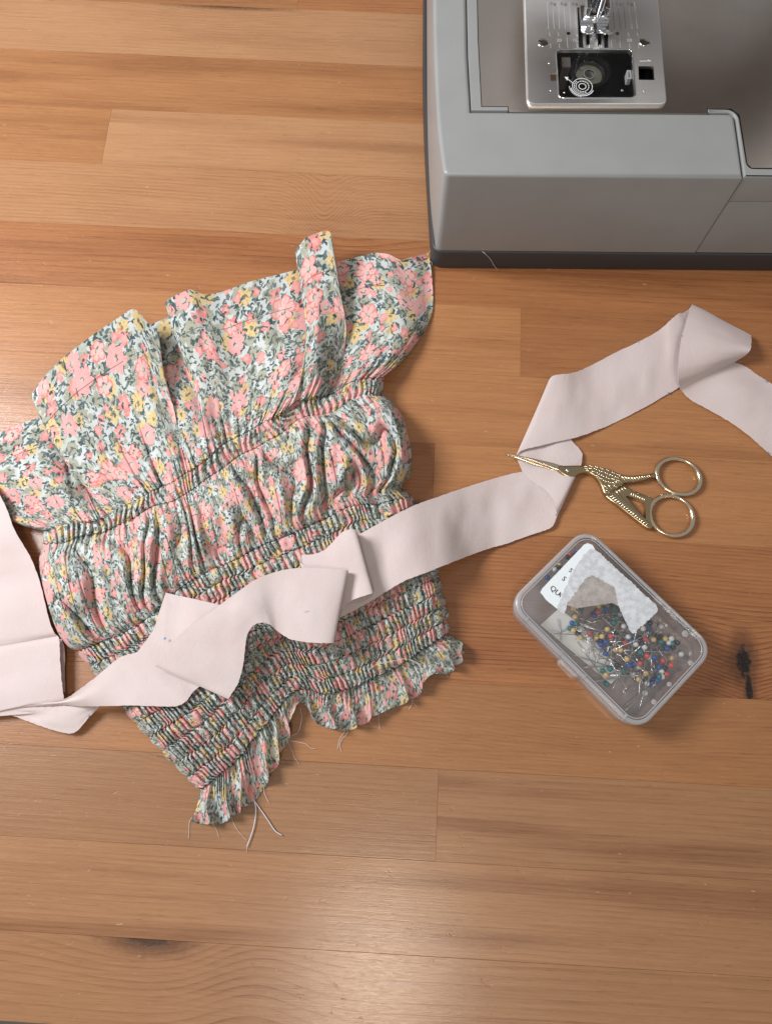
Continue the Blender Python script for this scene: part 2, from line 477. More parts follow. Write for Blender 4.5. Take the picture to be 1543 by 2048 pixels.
M_engr_d = simple('engraved_line_dark', (0.10, 0.10, 0.10), 0.5)

# plinth
mb = MB()
plate(mb, roundpoly([(-1.5, -0.5), (330, -0.5), (330, 215), (-6.0, 215), (-6.8, 110)], [7, 1, 1, 1, 60]), 0.4, 17.2, ch=1.2, rings=3, botch=0.6)
mb.build('base', M_base, mach, angle=35)
# front tray: L-shaped cover with a front wall, a top and a left arm
ZT = 85.0
tray = roundpoly([(0.5, 0.0), (158.6, 0.0), (158.6, 41.2), (144.4, 41.2), (36.2, 41.2), (15.6, 41.2), (14.6, 80), (14.9, 200), (-4.2, 200), (-4.4, 90), (-2.6, 30)],
                 [3.8, 0, 4.5, 0, 0, 0, 6, 0, 0, 30, 25])
mb = MB(); plate(mb, tray, 18.2, ZT, ch=2.1, rings=5)
mb.build('front_tray', M_body, mach, angle=40)
# trim between the tray's left arm and the steel bed
mb = MB(); plate(mb, [(16.0, 41.7), (35.9, 41.7), (35.9, 44.2), (21.5, 44.2), (20.7, 90), (21.2, 200), (15.3, 200), (15.0, 80)], 70, ZT+0.05, ch=0.35, rings=2)
mb.build('bed_trim', M_body2, mach, angle=40)
mb = MB(); plate(mb, roundpoly([(144.6, 41.7), (157.0, 41.7), (159.2, 38.5), (159.2, 0.3), (330, 0.3), (330, 5.6), (163.5, 5.6), (161.6, 8), (161.0, 40), (157, 44.0), (144.6, 44.0)],
     [.2, 2, 2, .2, .2, .2, 2.5, 2.5, 3, 3, .2]), 65.2, ZT+0.05, ch=0.9, rings=3)
mb.build('bed_rim', M_body2, mach, angle=40)
mb = MB(); plate(mb, rrect(159.2, 330, 0.2, 60, .4, 1), 18.2, 64.7, ch=0.4, rings=2)
mb.build('lower_housing', M_body2, mach, angle=40)
# filler between tray and plinth so that the joint reads as a dark shadow gap
mb = MB().box(2.5, 328, 2.5, 198, 17.0, 19.5); mb.build('joint_gap', M_gap, mach)
# steel bed
nx0, ny0 = ML(1054, 207, 86.4); nx1, _ = ML(1333, 210, 86.4)
bed = [(21.8, 44.6), (36.2, 44.6), (36.2, 41.6), (144.3, 41.6), (144.3, 44.3), (157.2, 44.3), (161.4, 40.2), (161.9, 8.5), (163.8, 6.0), (330, 6.0), (330, 200), (21.5, 200), (21.0, 90)]
mb = MB(); plate(mb, bed, ZT-1.6, ZT-0.12, holes=[[(nx0+4, ny0+5), (nx1-4, ny0+5), (nx1-4, 150), (nx0+4, 150)]])
mb.build('steel_bed', M_bed, mach, angle=40)
mb = MB().box(36.5, 144, 40.9, 41.9, ZT-1.0, ZT+0.03); mb.build('bed_front_edge', simple('bright_edge', (0.62, 0.58, 0.53), 0.25, 1.0), mach)
# dark well below the needle plate
mb = MB()
wx0, wx1, wy0, wy1 = nx0+3, nx1-3, ny0+4, 152
for a in ((wx0, wx1, wy0, wy1, 66, 67), (wx0-1, wx0, wy0, wy1, 66, ZT-1.7), (wx1, wx1+1, wy0, wy1, 66, ZT-1.7), (wx0, wx1, wy0-1, wy0, 66, ZT-1.7), (wx0, wx1, wy1, wy1+1, 66, ZT-1.7)):
    mb.box(*a)
mb.build('bobbin_well', M_black, mach)

# needle plate (pixel measurements are put into the machine's own frame)
ZN = 86.5
def C2(cx, cy, z=ZN): return ML(1040+cx/4.822, cy/4.822, z)
win = roundpoly([C2(375, 940), C2(1100, 940), C2(1070, 482), C2(350, 482)], 2.6, 5)
sq = [C2(1140, 770), C2(1292, 772), C2(1282, 640), C2(1136, 638)]
slots = [[C2(563, 462), C2(608, 462), C2(590, 70), C2(546, 70)], [C2(634, 462), C2(671, 462), C2(664, 250), C2(630, 250)],
         [C2(746, 462), C2(783, 462), C2(777, 250), C2(742, 250)], [C2(807, 462), C2(848, 462), C2(842, 70), C2(800, 70)]]
rh = [circle(*C2(463, 321), 1.15, 16), circle(*C2(935, 322), 1.15, 16)]
notch = [C2(292, 780), C2(352, 780), C2(350, 706), C2(288, 706)]
px1 = ML(1047, 0, ZN)
outer = roundpoly([C2(68, 1005), C2(1415, 1005), ML(1312, -40, ZN), ML(1046, -40, ZN)], [4.5, 4.5, 6, 6], 6)
mb = MB(); plate(mb, outer, ZT-0.3, ZN, holes=[win, sq, notch]+slots+rh, ch=0.7, rings=2)
plate_o = mb.build('needle_plate', M_plate, mach, angle=30)
mb = MB().box(notch[0][0]-.3, notch[1][0]+.3, notch[0][1]-.3, notch[2][1]+.3, ZT-1.2, ZN-0.5); mb.build('plate_catch', simple('brass_catch', (0.36, 0.29, 0.2), 0.35, 1.0), plate_o)
# rim of the bobbin window
ring_in = offset(ccw(win), 0.05); mbr = MB()
mbr.tube([(x, y, ZN-0.05) for x, y in offset(ccw(win), -0.35)], 0.42, 6, closed=True); mbr.build('window_rim', M_chrome, plate_o, smooth=True)
for c in ((218, 413), (1194, 405)):
    x, y = C2(*c); mb = MB()
    n = 28
    prof = [(0.0, .50), (1.2, .48), (2.3, .40), (2.95, .22), (3.15, -.2)]
    vs = []; fs = []
    for r_, z in prof:
        vs += [(r_*math.cos(2*math.pi*i/n), r_*math.sin(2*math.pi*i/n), z) for i in range(n)]
    for k in range(len(prof)-1):
        fs += [(k*n+i, (k+1)*n+i, (k+1)*n+(i+1) % n, k*n+(i+1) % n) for i in range(n)]
    mb.add(vs, fs)
    sc_o = mb.build('plate_screw', simple('screw_steel', (0.55, 0.52, 0.48), 0.2, 1.0), plate_o, smooth=True); sc_o.location = (x*S, y*S, ZN*S)
    so = MB().box(-2.75, 2.75, -.42, .42, 0.2, 0.53).build('screw_slot', M_gap, sc_o); so.rotation_euler = (0, 0, R(-24))
for c in ((278, 608), (292, 873), (1190, 877), (423, 893)):
    x, y = C2(*c); MB().ell((x, y, ZN), (.62, .62, .3)).build('plate_stud', M_chrome, plate_o, smooth=True)
# guide lines and figures
def gline(x0, y0, x1, y1, mat, wd=0.22):
    a = np.array(C2(x0, y0)); b = np.array(C2(x1, y1)); d = b-a; d /= np.linalg.norm(d); q = np.array([-d[1], d[0]])*wd/2
    p = [a+q, a-q, b-q, b+q]
    mk('guide_line', [(u[0], u[1], ZN+0.03) for u in p], [(0, 1, 2, 3)], mat, plate_o)
for k, (xt, xb, yt) in enumerate(((258, 270, 18), (312, 324, 80), (364, 377, 18), (418, 432, 80), (470, 485, 18), (524, 538, 80))):
    gline(xt, yt, xb, 282, M_engr)
for k, (xt, xb, yt) in enumerate(((884, 906, 18), (938, 964, 80), (990, 1015, 18), (1044, 1076, 80), (1096, 1126, 18))):
    gline(xt, yt, xb, 282, M_engr_d if k < 3 else M_engr)
for xt, xb, yt in ((276, 286, 312), (361, 371, 312), (447, 456, 355), (532, 541, 312), (872, 881, 355), (956, 961, 355), (1036, 1048, 312), (1120, 1134, 312)):
    gline(xt, yt, xb, 352 if yt < 350 else 465, M_engr); 
    if yt < 350: gline(xb+2, 418, xb+6, 466, M_engr)
for body, cx, cy, sz in (('20', 371, 390, 3.0), ('10', 520, 390, 3.0), ('10', 890, 390, 2.8), ('20', 1049, 390, 3.0)):
    x, y = C2(cx, cy); text_part('plate_figure', body, sz, (x, y, ZN+0.035), 0, M_engr, plate_o)
for body, cx, mt in (('7/8', 312, M_engr_d), ('5/8', 416, M_engr_d), ('3/8', 522, M_engr_d), ('3/8', 838, M_engr_d), ('5/8', 946, M_engr_d), ('7/8', 1052, M_engr_d)):
    x, y = C2(cx, 42); text_part('plate_figure', body, 3.0, (x, y, ZN+0.04), R(-14), mt, plate_o)
# arrow beside the square opening
mb = MB(); a = C2(1148, 590); b = C2(1254, 588)
mb.add([(a[0], a[1]-.2, ZN+.03), (b[0], b[1]-.2, ZN+.03), (b[0], b[1]+.2, ZN+.03), (a[0], a[1]+.2, ZN+.03)], [(0, 1, 2, 3)])
mb.add([(b[0]-1.5, b[1]+.9, ZN+.034), (b[0]+.2, b[1]-.1, ZN+.034), (b[0]-.1, b[1]-.5, ZN+.034), (b[0]-1.7, b[1]+.5, ZN+.034)], [(3, 2, 1, 0)])
mb.build('release_arrow', M_white, plate_o)
# feed dogs
for k, sl in enumerate(slots):
    x0 = min(p[0] for p in sl)+.35; x1 = max(p[0] for p in sl)-.35; y0 = min(p[1] for p in sl)+(.6 if k in (0, 3) else .9); y1 = max(p[1] for p in sl)-.5
    mb = MB(); mb.box(x0, x1, y0, y1 if k in (0, 3) else y0+2.2, 80, ZN-.9)
    if k in (0, 3):
        n = int((y1-y0)/.75)
        for i in range(n):
            yy = y0+i*.75
            mb.add([(x0, yy, ZN-.9), (x1, yy, ZN-.9), (x1, yy+.75, ZN-.9), (x0, yy+.75, ZN-.9), (x0, yy+.15, ZN-.15), (x1, yy+.15, ZN-.15)], [(0, 1, 5, 4), (4, 5, 2, 3), (0, 4, 3), (1, 2, 5)])
    mb.build('feed_dog', M_dkst if k in (0, 3) else M_chrome, mach)

# bobbin case and bobbin seen through the clear cover
bc = C2(672, 690, 80); 
mb = MB(); 
def disc_ring(mb, cx, cy, r0, r1, z0, z1, n=40):
    plate(mb, circle(cx, cy, r1, n), z0, z1, holes=[circle(cx, cy, r0, n)], ch=min(.25, (r1-r0)/3), rings=2)
disc_ring(mb, bc[0], bc[1], 9.6, 11.6, 67, 81.0); mb.build('bobbin_case', M_black, mach, angle=40)
mb = MB(); cc = C2(440, 610, 82); mb.box(cc[0]-2.6, cc[0]+2.3, cc[1]-3.4, cc[1]+3.6, 67, 82.6); mb.build('case_stop', simple('case_metal', (0.30, 0.27, 0.26), 0.45, 0.6), mach)
cc = C2(1040, 735, 83); mb = MB(); plate(mb, rrect(cc[0]-1.1, cc[0]+1.3, cc[1]-3.0, cc[1]+3.0, .4, 2), 80, 84.2, holes=[rrect(cc[0]-.45, cc[0]+.6, cc[1]-2.1, cc[1]+2.1, .2, 2)])
mb.build('cover_latch', M_white, mach)
cc = C2(975, 880, 82); MB().ell((cc[0], cc[1], 82.2), (1.0, 1.0, .9)).build('case_screw', M_chrome, mach, smooth=True)

def clear(name, tint, white=0.06, rough=0.12, fres=1.0, ior=1.45):
    t = NT(name)
    tr = t.n('BsdfTransparent', {0: tint})
    df = t.pbsdf(Base_Color=(0.82, 0.83, 0.86), Roughness=0.5)
    a = t.n('MixShader', {0: white, 1: tr.outputs[0], 2: df.outputs[0]})
    gl = t.n('BsdfGlossy', {'Color': (1, 1, 1, 1), 'Roughness': rough})
    fr = t.n('Fresnel', {'IOR': ior})
    b = t.n('MixShader', {0: t.m_('MULTIPLY', fr.outputs[0], fres), 1: a.outputs[0], 2: gl.outputs[0]})
    return t.end(b)
M_clear = clear('clear_plastic', (0.93, 0.94, 0.93), 0.03, 0.05)
M_clear2 = clear('clear_cover', (0.97, 0.97, 0.97), 0.004, 0.04, 0.35)
bob = empty('bobbin', (0, 0, 0)); bob.parent = None
tag(bob, 'clear plastic bobbin of pale thread lying under the needle plate window', 'bobbin')
def M2W(x, y, z):
    c, s_ = math.cos(MYAW), math.sin(MYAW); return (MO[0]+c*x-s_*y, MO[1]+s_*x+c*y, z)
bw = M2W(bc[0], bc[1], 67); bob.location = (bw[0]*S, bw[1]*S, bw[2]*S)
mb = MB(); disc_ring(mb, 0, 0, 2.9, 9.2, 10.4, 11.3); mb.build('upper_flange', M_clear, bob, angle=40)
mb = MB(); disc_ring(mb, 0, 0, 2.9, 9.2, 1.0, 1.8); mb.build('lower_flange', M_clear, bob, angle=40)
mb = MB(); disc_ring(mb, 0, 0, 2.9, 3.5, 1.8, 11.6); mb.build('hub', simple('hub_plastic', (0.32, 0.33, 0.31), 0.3), bob, angle=40)
tm = NT('wound_thread'); oc = tm.n('TexCoord').outputs['Object']; nz = tm.noise(tm.vm('MULTIPLY', oc, (300, 300, 6000)), 1.0, 3.0)
mth = tm.end(tm.pbsdf(Base_Color=tm.mix(nz, (0.52, 0.54, 0.44), (0.70, 0.70, 0.60)), Roughness=0.7, Normal=tm.bump(nz, .5, .0003)))
mb = MB(); disc_ring(mb, 0, 0, 3.5, 7.4, 1.9, 10.2); mb.build('wound_thread', mth, bob, angle=40)
mb = MB(); disc_ring(mb, -4.6, 3.6, .75, 1.15, 11.3, 11.7, 16); mb.build('thread_hole', M_clear, bob, angle=40)
# clear slide cover with its printed threading diagram
mb = MB(); plate(mb, offset(ccw(win), 0.25), ZN-1.3, ZN-0.25, ch=0.3, rings=1)
cov = mb.build('bobbin_cover', M_clear2, mach, angle=40)
def ring_print(cx, cy, r0, r1, a0=0, a1=360, n=40, dash=0):
    mb = MB(); z = ZN-0.19
    steps = n
    for i in range(steps):
        if dash and (i % dash) >= dash*0.6: continue
        t0 = R(a0+(a1-a0)*i/steps); t1 = R(a0+(a1-a0)*(i+1)/steps)
        mb.add([(cx+r0*math.cos(t0), cy+r0*math.sin(t0), z), (cx+r1*math.cos(t0), cy+r1*math.sin(t0), z), (cx+r1*math.cos(t1), cy+r1*math.sin(t1), z), (cx+r0*math.cos(t1), cy+r0*math.sin(t1), z)], [(0, 1, 2, 3)])
    mb.build('printed_ring', M_white, cov)
pc = C2(597, 830)
ring_print(*pc, 1.75, 2.15); ring_print(*pc, 5.25, 5.6)
ring_print(*pc, 3.3, 3.75, 0, 360, 60, 4); ring_print(*pc, 6.1, 6.6, 190, 335, 50); ring_print(*pc, 4.3, 4.7, 130, 300, 40, 4); ring_print(*pc, 6.9, 7.3, 180, 265, 32, 4)
mb = MB(); z = ZN-.19; ar = [C2(424, 738), C2(462, 740), C2(452, 775)]
mb.add([(x, y, z) for x, y in ar], [(0, 2, 1)])
for k in range(4):
    a = C2(462+k*13, 764+k*11); mb.add([(a[0]-.35, a[1]+.2, z), (a[0]+.2, a[1]+.45, z), (a[0]+.5, a[1]-.1, z), (a[0]-.1, a[1]-.4, z)], [(0, 3, 2, 1)])
mb.build('printed_arrow', M_white, cov)

# presser foot
pf = empty('presser_foot_group'); bpy.data.objects.remove(pf)
fx, fy = C2(735, 360, 90)
def toe(name, x0, x1, y0, flare):
    # a chrome toe: flat sole whose tip curls upwards
    nu, nv = 8, 26; vs = []; fs = []
    for lay in (0, 1):
        for j in range(nv+1):
            t = j/nv; y = fy+t*22
            curl = 4.2*max(0, 1-t/0.33)**1.8
            for i in range(nu+1):
                s_ = i/nu
                xa = x0+flare*max(0, 1-t/.25)**1.5*(1 if x0 > 0 else -1) if False else x0
                x = x0+(x1-x0)*s_
                # rounded tip
                tip = 2.0*(abs(s_-0.5)*2)**2.4*max(0, 1-t/.2)
                vs.append((fx+x+flare*max(0, 1-t/.3)**1.4*(s_ if x0 > 0 else -(1-s_)), y+tip*(1-t), ZN+1.0+curl+(1.1 if lay else 0)))
    st = (nv+1)*(nu+1)
    for j in range(nv):
        for i in range(nu):
            a = j*(nu+1)+i; q = (a, a+1, a+nu+2, a+nu+1)
            fs.append(tuple(k+st for k in q)); fs.append(q[::-1])
    for j in range(nv):
        for i in (0, nu):
            a = j*(nu+1)+i; b = a+nu+1; fs.append((a, b, b+st, a+st))
    for i in range(nu):
        fs.append((i, i+1, i+1+st, i+st)); a = nv*(nu+1)+i; fs.append((a, a+1, a+1+st, a+st))
    return mk(name, vs, fs, M_chrome, mach, angle=50)
toe('presser_toe', -8.2, -0.9, 0, 0.6)
toe('presser_toe', 0.9, 7.6, 0, 2.2)
mb = MB(); mb.box(fx-8.0, fx+7.4, fy+11.5, fy+22, ZN+2.2, ZN+4.0)
mb.build('foot_sole', M_chrome, mach)
mb = MB(); mb.tube([(fx-7.0, fy+11.8, ZN+5.2), (fx+7.0, fy+11.8, ZN+5.2)], 1.3, 12); mb.tube([(fx-6.4, fy+15.5, ZN+7.4), (fx+6.2, fy+15.5, ZN+7.4)], 1.0, 12)
mb.build('foot_pin', M_chrome, mach, smooth=True)
mb = MB()
for x in (-6.6, 3.9):
    plate(mb, rrect(fx+x, fx+x+2.6, fy+11.6, fy+21, .5, 2), ZN+3.5, ZN+11.5, ch=.5, rings=2)
mb.build('foot_cheeks', M_chrome, mach, angle=40)
mb = MB(); plate(mb, rrect(fx-3.9, fx+3.8, fy+13.5, fy+20, .6, 2), ZN+6, ZN+20, ch=.5, rings=2)
plate(mb, rrect(fx-3.0, fx+3.2, fy+14.5, fy+22, .8, 3), ZN+18, ZN+62)
mb.build('presser_shank', M_dkst, mach, angle=40)
mb = MB(); mb.tube([(fx-.3, fy+9.0, ZN+3.0), (fx-.3, fy+9.0, ZN+9), (fx-.3, fy+9.0, ZN+50)], [.1, .55, .6], 10)
mb.build('needle', M_chrome, mach, smooth=True)
mb = MB(); mb.tube(smoothpoly([(fx-.2, fy+8.2, ZN+5.0), (fx+1.2, fy+8.2, ZN+14), (fx+.4, fy+7.0, ZN+30), (fx+.6, fy+7.4, ZN+52)], 8, False), .2, 6)
mb.build('upper_thread', simple('upper_thread', (.8, .8, .78), .7), mach, smooth=True)
# head and arm of the machine above the picture: carries the needle and shades the steel bed
M_head = plastic('pale_grey_plastic', (0.55, 0.54, 0.53), 0.4)
mb = MB(); plate(mb, rrect(fx-32, fx+60, fy+4, 200, 12, 6), ZN+62, ZN+190, ch=8, rings=4, botch=3); mb.build('head', M_head, mach, angle=40)
mb = MB(); plate(mb, rrect(fx+60, fx+190, fy+10, 200, 6, 4), ZN+105, ZN+192, ch=8, rings=4, botch=3); mb.build('arm', M_head, mach, angle=40)
mb = MB(); plate(mb, rrect(fx+150, fx+225, 60, 200, 8, 4), ZT+0.3, ZN+195, ch=6, rings=3); mb.build('pillar', M_head, mach, angle=40)
# ------------------------------------------------------------------ clear plastic pin box
BANG = math.atan2(-0.725, 0.688)
BC = (118.6, 54.9)
def BL(px, py, z):
    x, y, _ = P(px, py, z); x -= BC[0]; y -= BC[1]
    c, s_ = math.cos(-BANG), math.sin(-BANG)
    return (c*x-s_*y, s_*x+c*y)
def B5(cx, cy, z): return BL(1000+cx/3.588, 1050+cy/3.588, z)
box = empty('pin_box', (BC[0], BC[1], 0), BANG)
tag(box, 'clear plastic hinged box holding a heap of coloured pins', 'box')
M_pp = clear('clear_lid_plastic', (1.0, 1.0, 1.0), 0.028, 0.08, 0.40, 1.42)
M_tray = clear('frosted_polypropylene', (1.0, 0.995, 1.0), 0.19, 0.12, 0.40, 1.42)
M_pprim = clear('polypropylene_rim', (0.98, 0.98, 0.99), 0.24, 0.16, 0.8, 1.45)
def shell(mb, hx, hy, r, z0, z1, tin, draft=0.0, n=8, open_top=True):
    """hollow rounded tray: outer and inner walls, floor and rim"""
    def rr(d): return rrect(-hx+d, hx-d, -hy+d, hy-d, max(r-d, .5), n)
    lo, hi, ih, il = rr(draft), rr(0), rr(tin), rr(draft+tin)
    m = len(lo); v = []
    bl = rr(draft+1.2)
    for p, z in ((bl, z0), (lo, z0+1.2), (hi, z1), (ih, z1), (il, z0+1.6), (rr(draft+tin+1.0), z0+tin)):
        v += [(x, y, z) for x, y in p]
    f = []
    for k in range(5):
        for i in range(m):
            j = (i+1) % m; f.append((k*m+i, k*m+j, (k+1)*m+j, (k+1)*m+i))
    mb.add(v, f); cap(mb, [bl], z0, False); cap(mb, [rr(draft+tin+1.0)], z0+tin, True)
mb = MB(); shell(mb, 45.4, 30.4, 9.8, 0.4, 16.6, 0.9, 0.5); mb.build('tray', M_tray, box, angle=40)
mb = MB(); plate(mb, rrect(-46.0, 46.0, -31.0, 31.0, 10.4, 8), 14.0, 15.2, holes=[rrect(-44.3, 44.3, -29.3, 29.3, 8.7, 8)], ch=.3)
mb.build('tray_flange', M_pprim, box, angle=40)
# lid: flat top panel inside a raised, rounded rim with a short skirt
mb = MB(); plate(mb, rrect(-43.6, 43.6, -28.6, 28.6, 8.4, 8), 19.0, 19.8, ch=.2)
lid = mb.build('lid', M_pp, box, angle=40)
mb = MB(); plate(mb, rrect(-46.0, 46.0, -31.0, 31.0, 10.4, 8), 15.6, 20.3, holes=[rrect(-43.7, 43.7, -28.7, 28.7, 8.5, 8)], ch=1.0, rings=3)
mb.build('lid_rim', M_pprim, lid, angle=40)
mb = MB(); mb.tube([(x, y, 20.2) for x, y in rrect(-42.9, 42.9, -27.9, 27.9, 7.8, 8)], .32, 6, closed=True); mb.build('lid_bead', M_pprim, lid, smooth=True)
# latch on the long side facing the lower left, with its two notches
for xx in (-33.0, -8.5, 8.0, 36.0):
    MB().box(xx-.55, xx+.55, -31.1, -28.2, 18.2, 20.75).build('lid_rib', M_pprim, lid)
mb = MB(); plate(mb, roundpoly([(-6.5, -31.0), (-5.2, -33.2), (5.0, -33.2), (6.3, -31.0)], .8, 3), 10.0, 19.6, ch=.5, rings=2); mb.build('latch', M_pprim, box, angle=40)
for xx in (-24, 24):
    mb = MB(); mb.tube([(xx-7, 31.2, 16.2), (xx+7, 31.2, 16.2)], .9, 8); mb.build('hinge', M_pprim, box, smooth=True)
for c in ((1325, 780, 1.9), (1365, 990, 1.5), (1212, 1143, 1.4), (1102, 1270, 1.5), (1190, 720, .9)):
    x, y = B5(c[0], c[1], 19.9); MB().ell((x, y, 19.8), (c[2], c[2], .25)).build('moulding_mark', M_pprim, lid, smooth=True)

# paper label and slip inside the box
def B2W(x, y, z):
    c, s_ = math.cos(BANG), math.sin(BANG); return (BC[0]+c*x-s_*y, BC[1]+s_*x+c*y, z)
def paper(name, col, fuzzy=0.0):
    t = NT(name); oc = t.n('TexCoord').outputs['Object']
    a = t.noise(oc, 260.0, 5.0, 0.7); b = t.noise(oc, 1500.0, 3.0, 0.7)
    c = t.mix(t.mr(t.m_('ADD', t.m_('MULTIPLY', a, .75), t.m_('MULTIPLY', b, .25)), 0.38, 0.62), tuple(x*(1-fuzzy) for x in col), col)
    return t.end(t.pbsdf(Base_Color=c, Roughness=0.8, Normal=t.bump(b, 0.3, .0002)))
M_lab = paper('label_paper', (0.72, 0.77, 0.80), 0.03)
M_torn = paper('torn_paper', (0.60, 0.62, 0.65), 0.26)
M_glue = paper('glue_residue', (0.40, 0.36, 0.34), 0.3)
M_slip = paper('paper_slip', (0.86, 0.87, 0.85), 0.02)
M_ink = simple('black_ink', (0.02, 0.02, 0.022), 0.6)
ZL = 20.05
lab = empty('paper_label', (BC[0], BC[1], 0), BANG)
tag(lab, 'white paper label with torn grey patch stuck on the box lid', 'label')
def flat(name, pts, z, mat, parent, th=0.12, jag=0.0, seed=1):
    p = [B5(x, y, z) for x, y in pts]
    if jag:
        rr = random.Random(seed); q = []
        for i in range(len(p)):
            a, b = np.array(p[i]), np.array(p[(i+1) % len(p)]); n = max(1, int(np.linalg.norm(b-a)/.7))
            for k in range(n):
                t = k/n; j = 0 if k == 0 else jag
                q.append(tuple(a+(b-a)*t+np.array([rr.uniform(-j, j), rr.uniform(-j, j)])))
        p = q
    mb = MB(); plate(mb, p, z-th, z); return mb.build(name, mat, parent)
flat('printed_strip', [(285, 482), (300, 455), (600, 140), (625, 130), (658, 142), (690, 195), (560, 380), (480, 560), (440, 625), (408, 602), (330, 540)], ZL-.2, M_lab, lab, jag=.08)
flat('torn_patch', [(655, 168), (700, 190), (1122, 580), (1128, 610), (1090, 655), (950, 780), (930, 760), (850, 590), (815, 440), (660, 362), (610, 385), (478, 570), (455, 640), (405, 600), (440, 500), (510, 345), (600, 210)], ZL-.02, M_torn, lab, jag=.35, seed=4)
flat('glue_patch', [(610, 382), (660, 360), (818, 438), (850, 585), (800, 560), (720, 572), (600, 590), (545, 600), (478, 572)], ZL-.08, M_glue, lab, jag=.2, seed=7)
for body, cx, cy, sz in (('QU', 392, 472, 4.0), ('S', 455, 386, 3.8), ('S', 503, 326, 3.6)):
    x, y = B5(cx, cy, ZL); text_part('printed_letters', body, sz, (x, y, ZL+.03), R(2), M_ink, lab)
x, y = B5(424, 503, ZL); text_part('printed_letters', 'A', 3.0, (x, y, ZL+.03), R(2), M_ink, lab)
slip = empty('paper_slip', (BC[0], BC[1], 0), BANG)
tag(slip, 'blank white paper slip lying under the pins in the plastic box', 'paper')
so = flat('slip_sheet', [(288, 716), (420, 598), (560, 700), (885, 1050), (792, 1140), (780, 1135)], 2.2, M_slip, slip)
for v in so.data.vertices: v.co.z += 0.0006*math.sin(v.co.x*90)

# pins: a ball head on a steel shaft, each a thing of its own
PC = {'yellow': (0.86, 0.62, 0.24), 'teal': (0.012, 0.22, 0.235), 'blue': (0.018, 0.105, 0.42), 'navy': (0.014, 0.022, 0.045),
      'red': (0.82, 0.10, 0.095), 'white': (0.84, 0.87, 0.86)}
PM = {k: simple(k+'_pin_head', v, 0.22) for k, v in PC.items()}
M_shaft = simple('pin_steel', (0.66, 0.66, 0.66), 0.22, 1.0)
hm = {}
mb = MB().ell((0, 0, 0), (1.5, 1.5, 1.5), 0, 14, 9)
for k in PC:
    m = mesh('pin_head', mb.v, mb.f, True); m.materials.append(PM[k]); hm[k] = m
mb = MB().tube([(0, 0, 0), (26, 0, 0), (29.5, 0, 0)], [.27, .27, .03], 6)
shm = mesh('pin_shaft', mb.v, mb.f, True); shm.materials.append(M_shaft)
def pin(col, hp, tip, label, group):
    e = bpy.data.objects.new('dressmaking_pin', None); e.empty_display_size = .002; COL.objects.link(e)
    d = Vector(tip)-Vector(hp)
    e.location = Vector(hp)*S; e.rotation_euler = d.to_track_quat('X', 'Z').to_euler()
    tag(e, label, 'pin', group)
    link(bpy.data.objects.new('head', hm[col]), e); link(bpy.data.objects.new('shaft', shm), e)
HEADS = {
 'yellow': [(523,596),(702,579),(536,659),(523,757),(574,805),(766,749),(689,805),(727,800),(826,895),(860,897),(906,962),(755,1077),(991,1109),(1043,1066),(1097,822),(1181,816),(1223,953)],
 'teal': [(580,598),(838,668),(812,705),(497,742),(542,707),(810,604),(1002,915),(733,1048),(785,1034),(880,1047),(763,1142),(1139,1089),(1230,850),(1150,840)],
 'blue': [(759,610),(673,649),(514,705),(757,840),(719,860),(753,924),(940,832),(1070,743),(1192,885),(1104,953),(1135,1020),(919,1008),(958,1001),(1089,1141),(1125,1115)],
 'navy': [(803,565),(552,779),(717,833),(837,1007),(828,775),(1075,703),(1102,790),(1269,845),(1238,880),(1182,1027),(1015,850),(1091,1107),(1000,810),(1145,805)],
 'red': [(697,627),(640,783),(791,800),(896,850),(1037,819),(1050,940),(1000,993),(1162,973),(1224,1006),(1190,1070)],
 'white': [(860,640),(884,727),(915,804),(970,857),(1033,878),(1022,745),(1149,729),(1226,815),(1206,845),(1296,928),(950,1076),(1050,1137),(1037,1206),(985,1020),(1155,1050),(1065,950),(1160,1090)]}
SHAFT = {(536,659): (740,730), (514,705): (735,930), (1037,1206): (855,1030), (733,1048): (805,870), (755,1077): (1000,1082), (763,1142): (1075,1160),
         (1296,928): (1200,860), (1149,729): (1000,620), (860,640): (760,560), (523,596): (470,560), (640,783): (830,760), (580,598): (600,690), (552,779): (680,880),
         (1075,703): (1240,830), (1223,953): (1080,900), (497,742): (690,690), (673,649): (830,640), (702,579): (860,700)}
SOLO = {('white', (1037,1206)): 'white-headed pin lying lowest of all in the plastic box', ('white', (1296,928)): 'white-headed pin farthest right in the plastic box',
        ('teal', (763,1142)): 'teal-headed pin lowest of the teal ones, beside the paper slip edge', ('yellow', (523,596)): 'yellow-headed pin at the upper left of the heap in the box',
        ('red', (640,783)): 'red-headed pin farthest left in the heap, over the paper slip'}
rp = random.Random(12)
ORD = ['first', 'second', 'third', 'fourth', 'fifth', 'sixth', 'seventh', 'eighth', 'ninth', 'tenth', 'eleventh', 'twelfth', 'thirteenth', 'fourteenth', 'fifteenth', 'sixteenth', 'seventeenth', 'eighteenth']
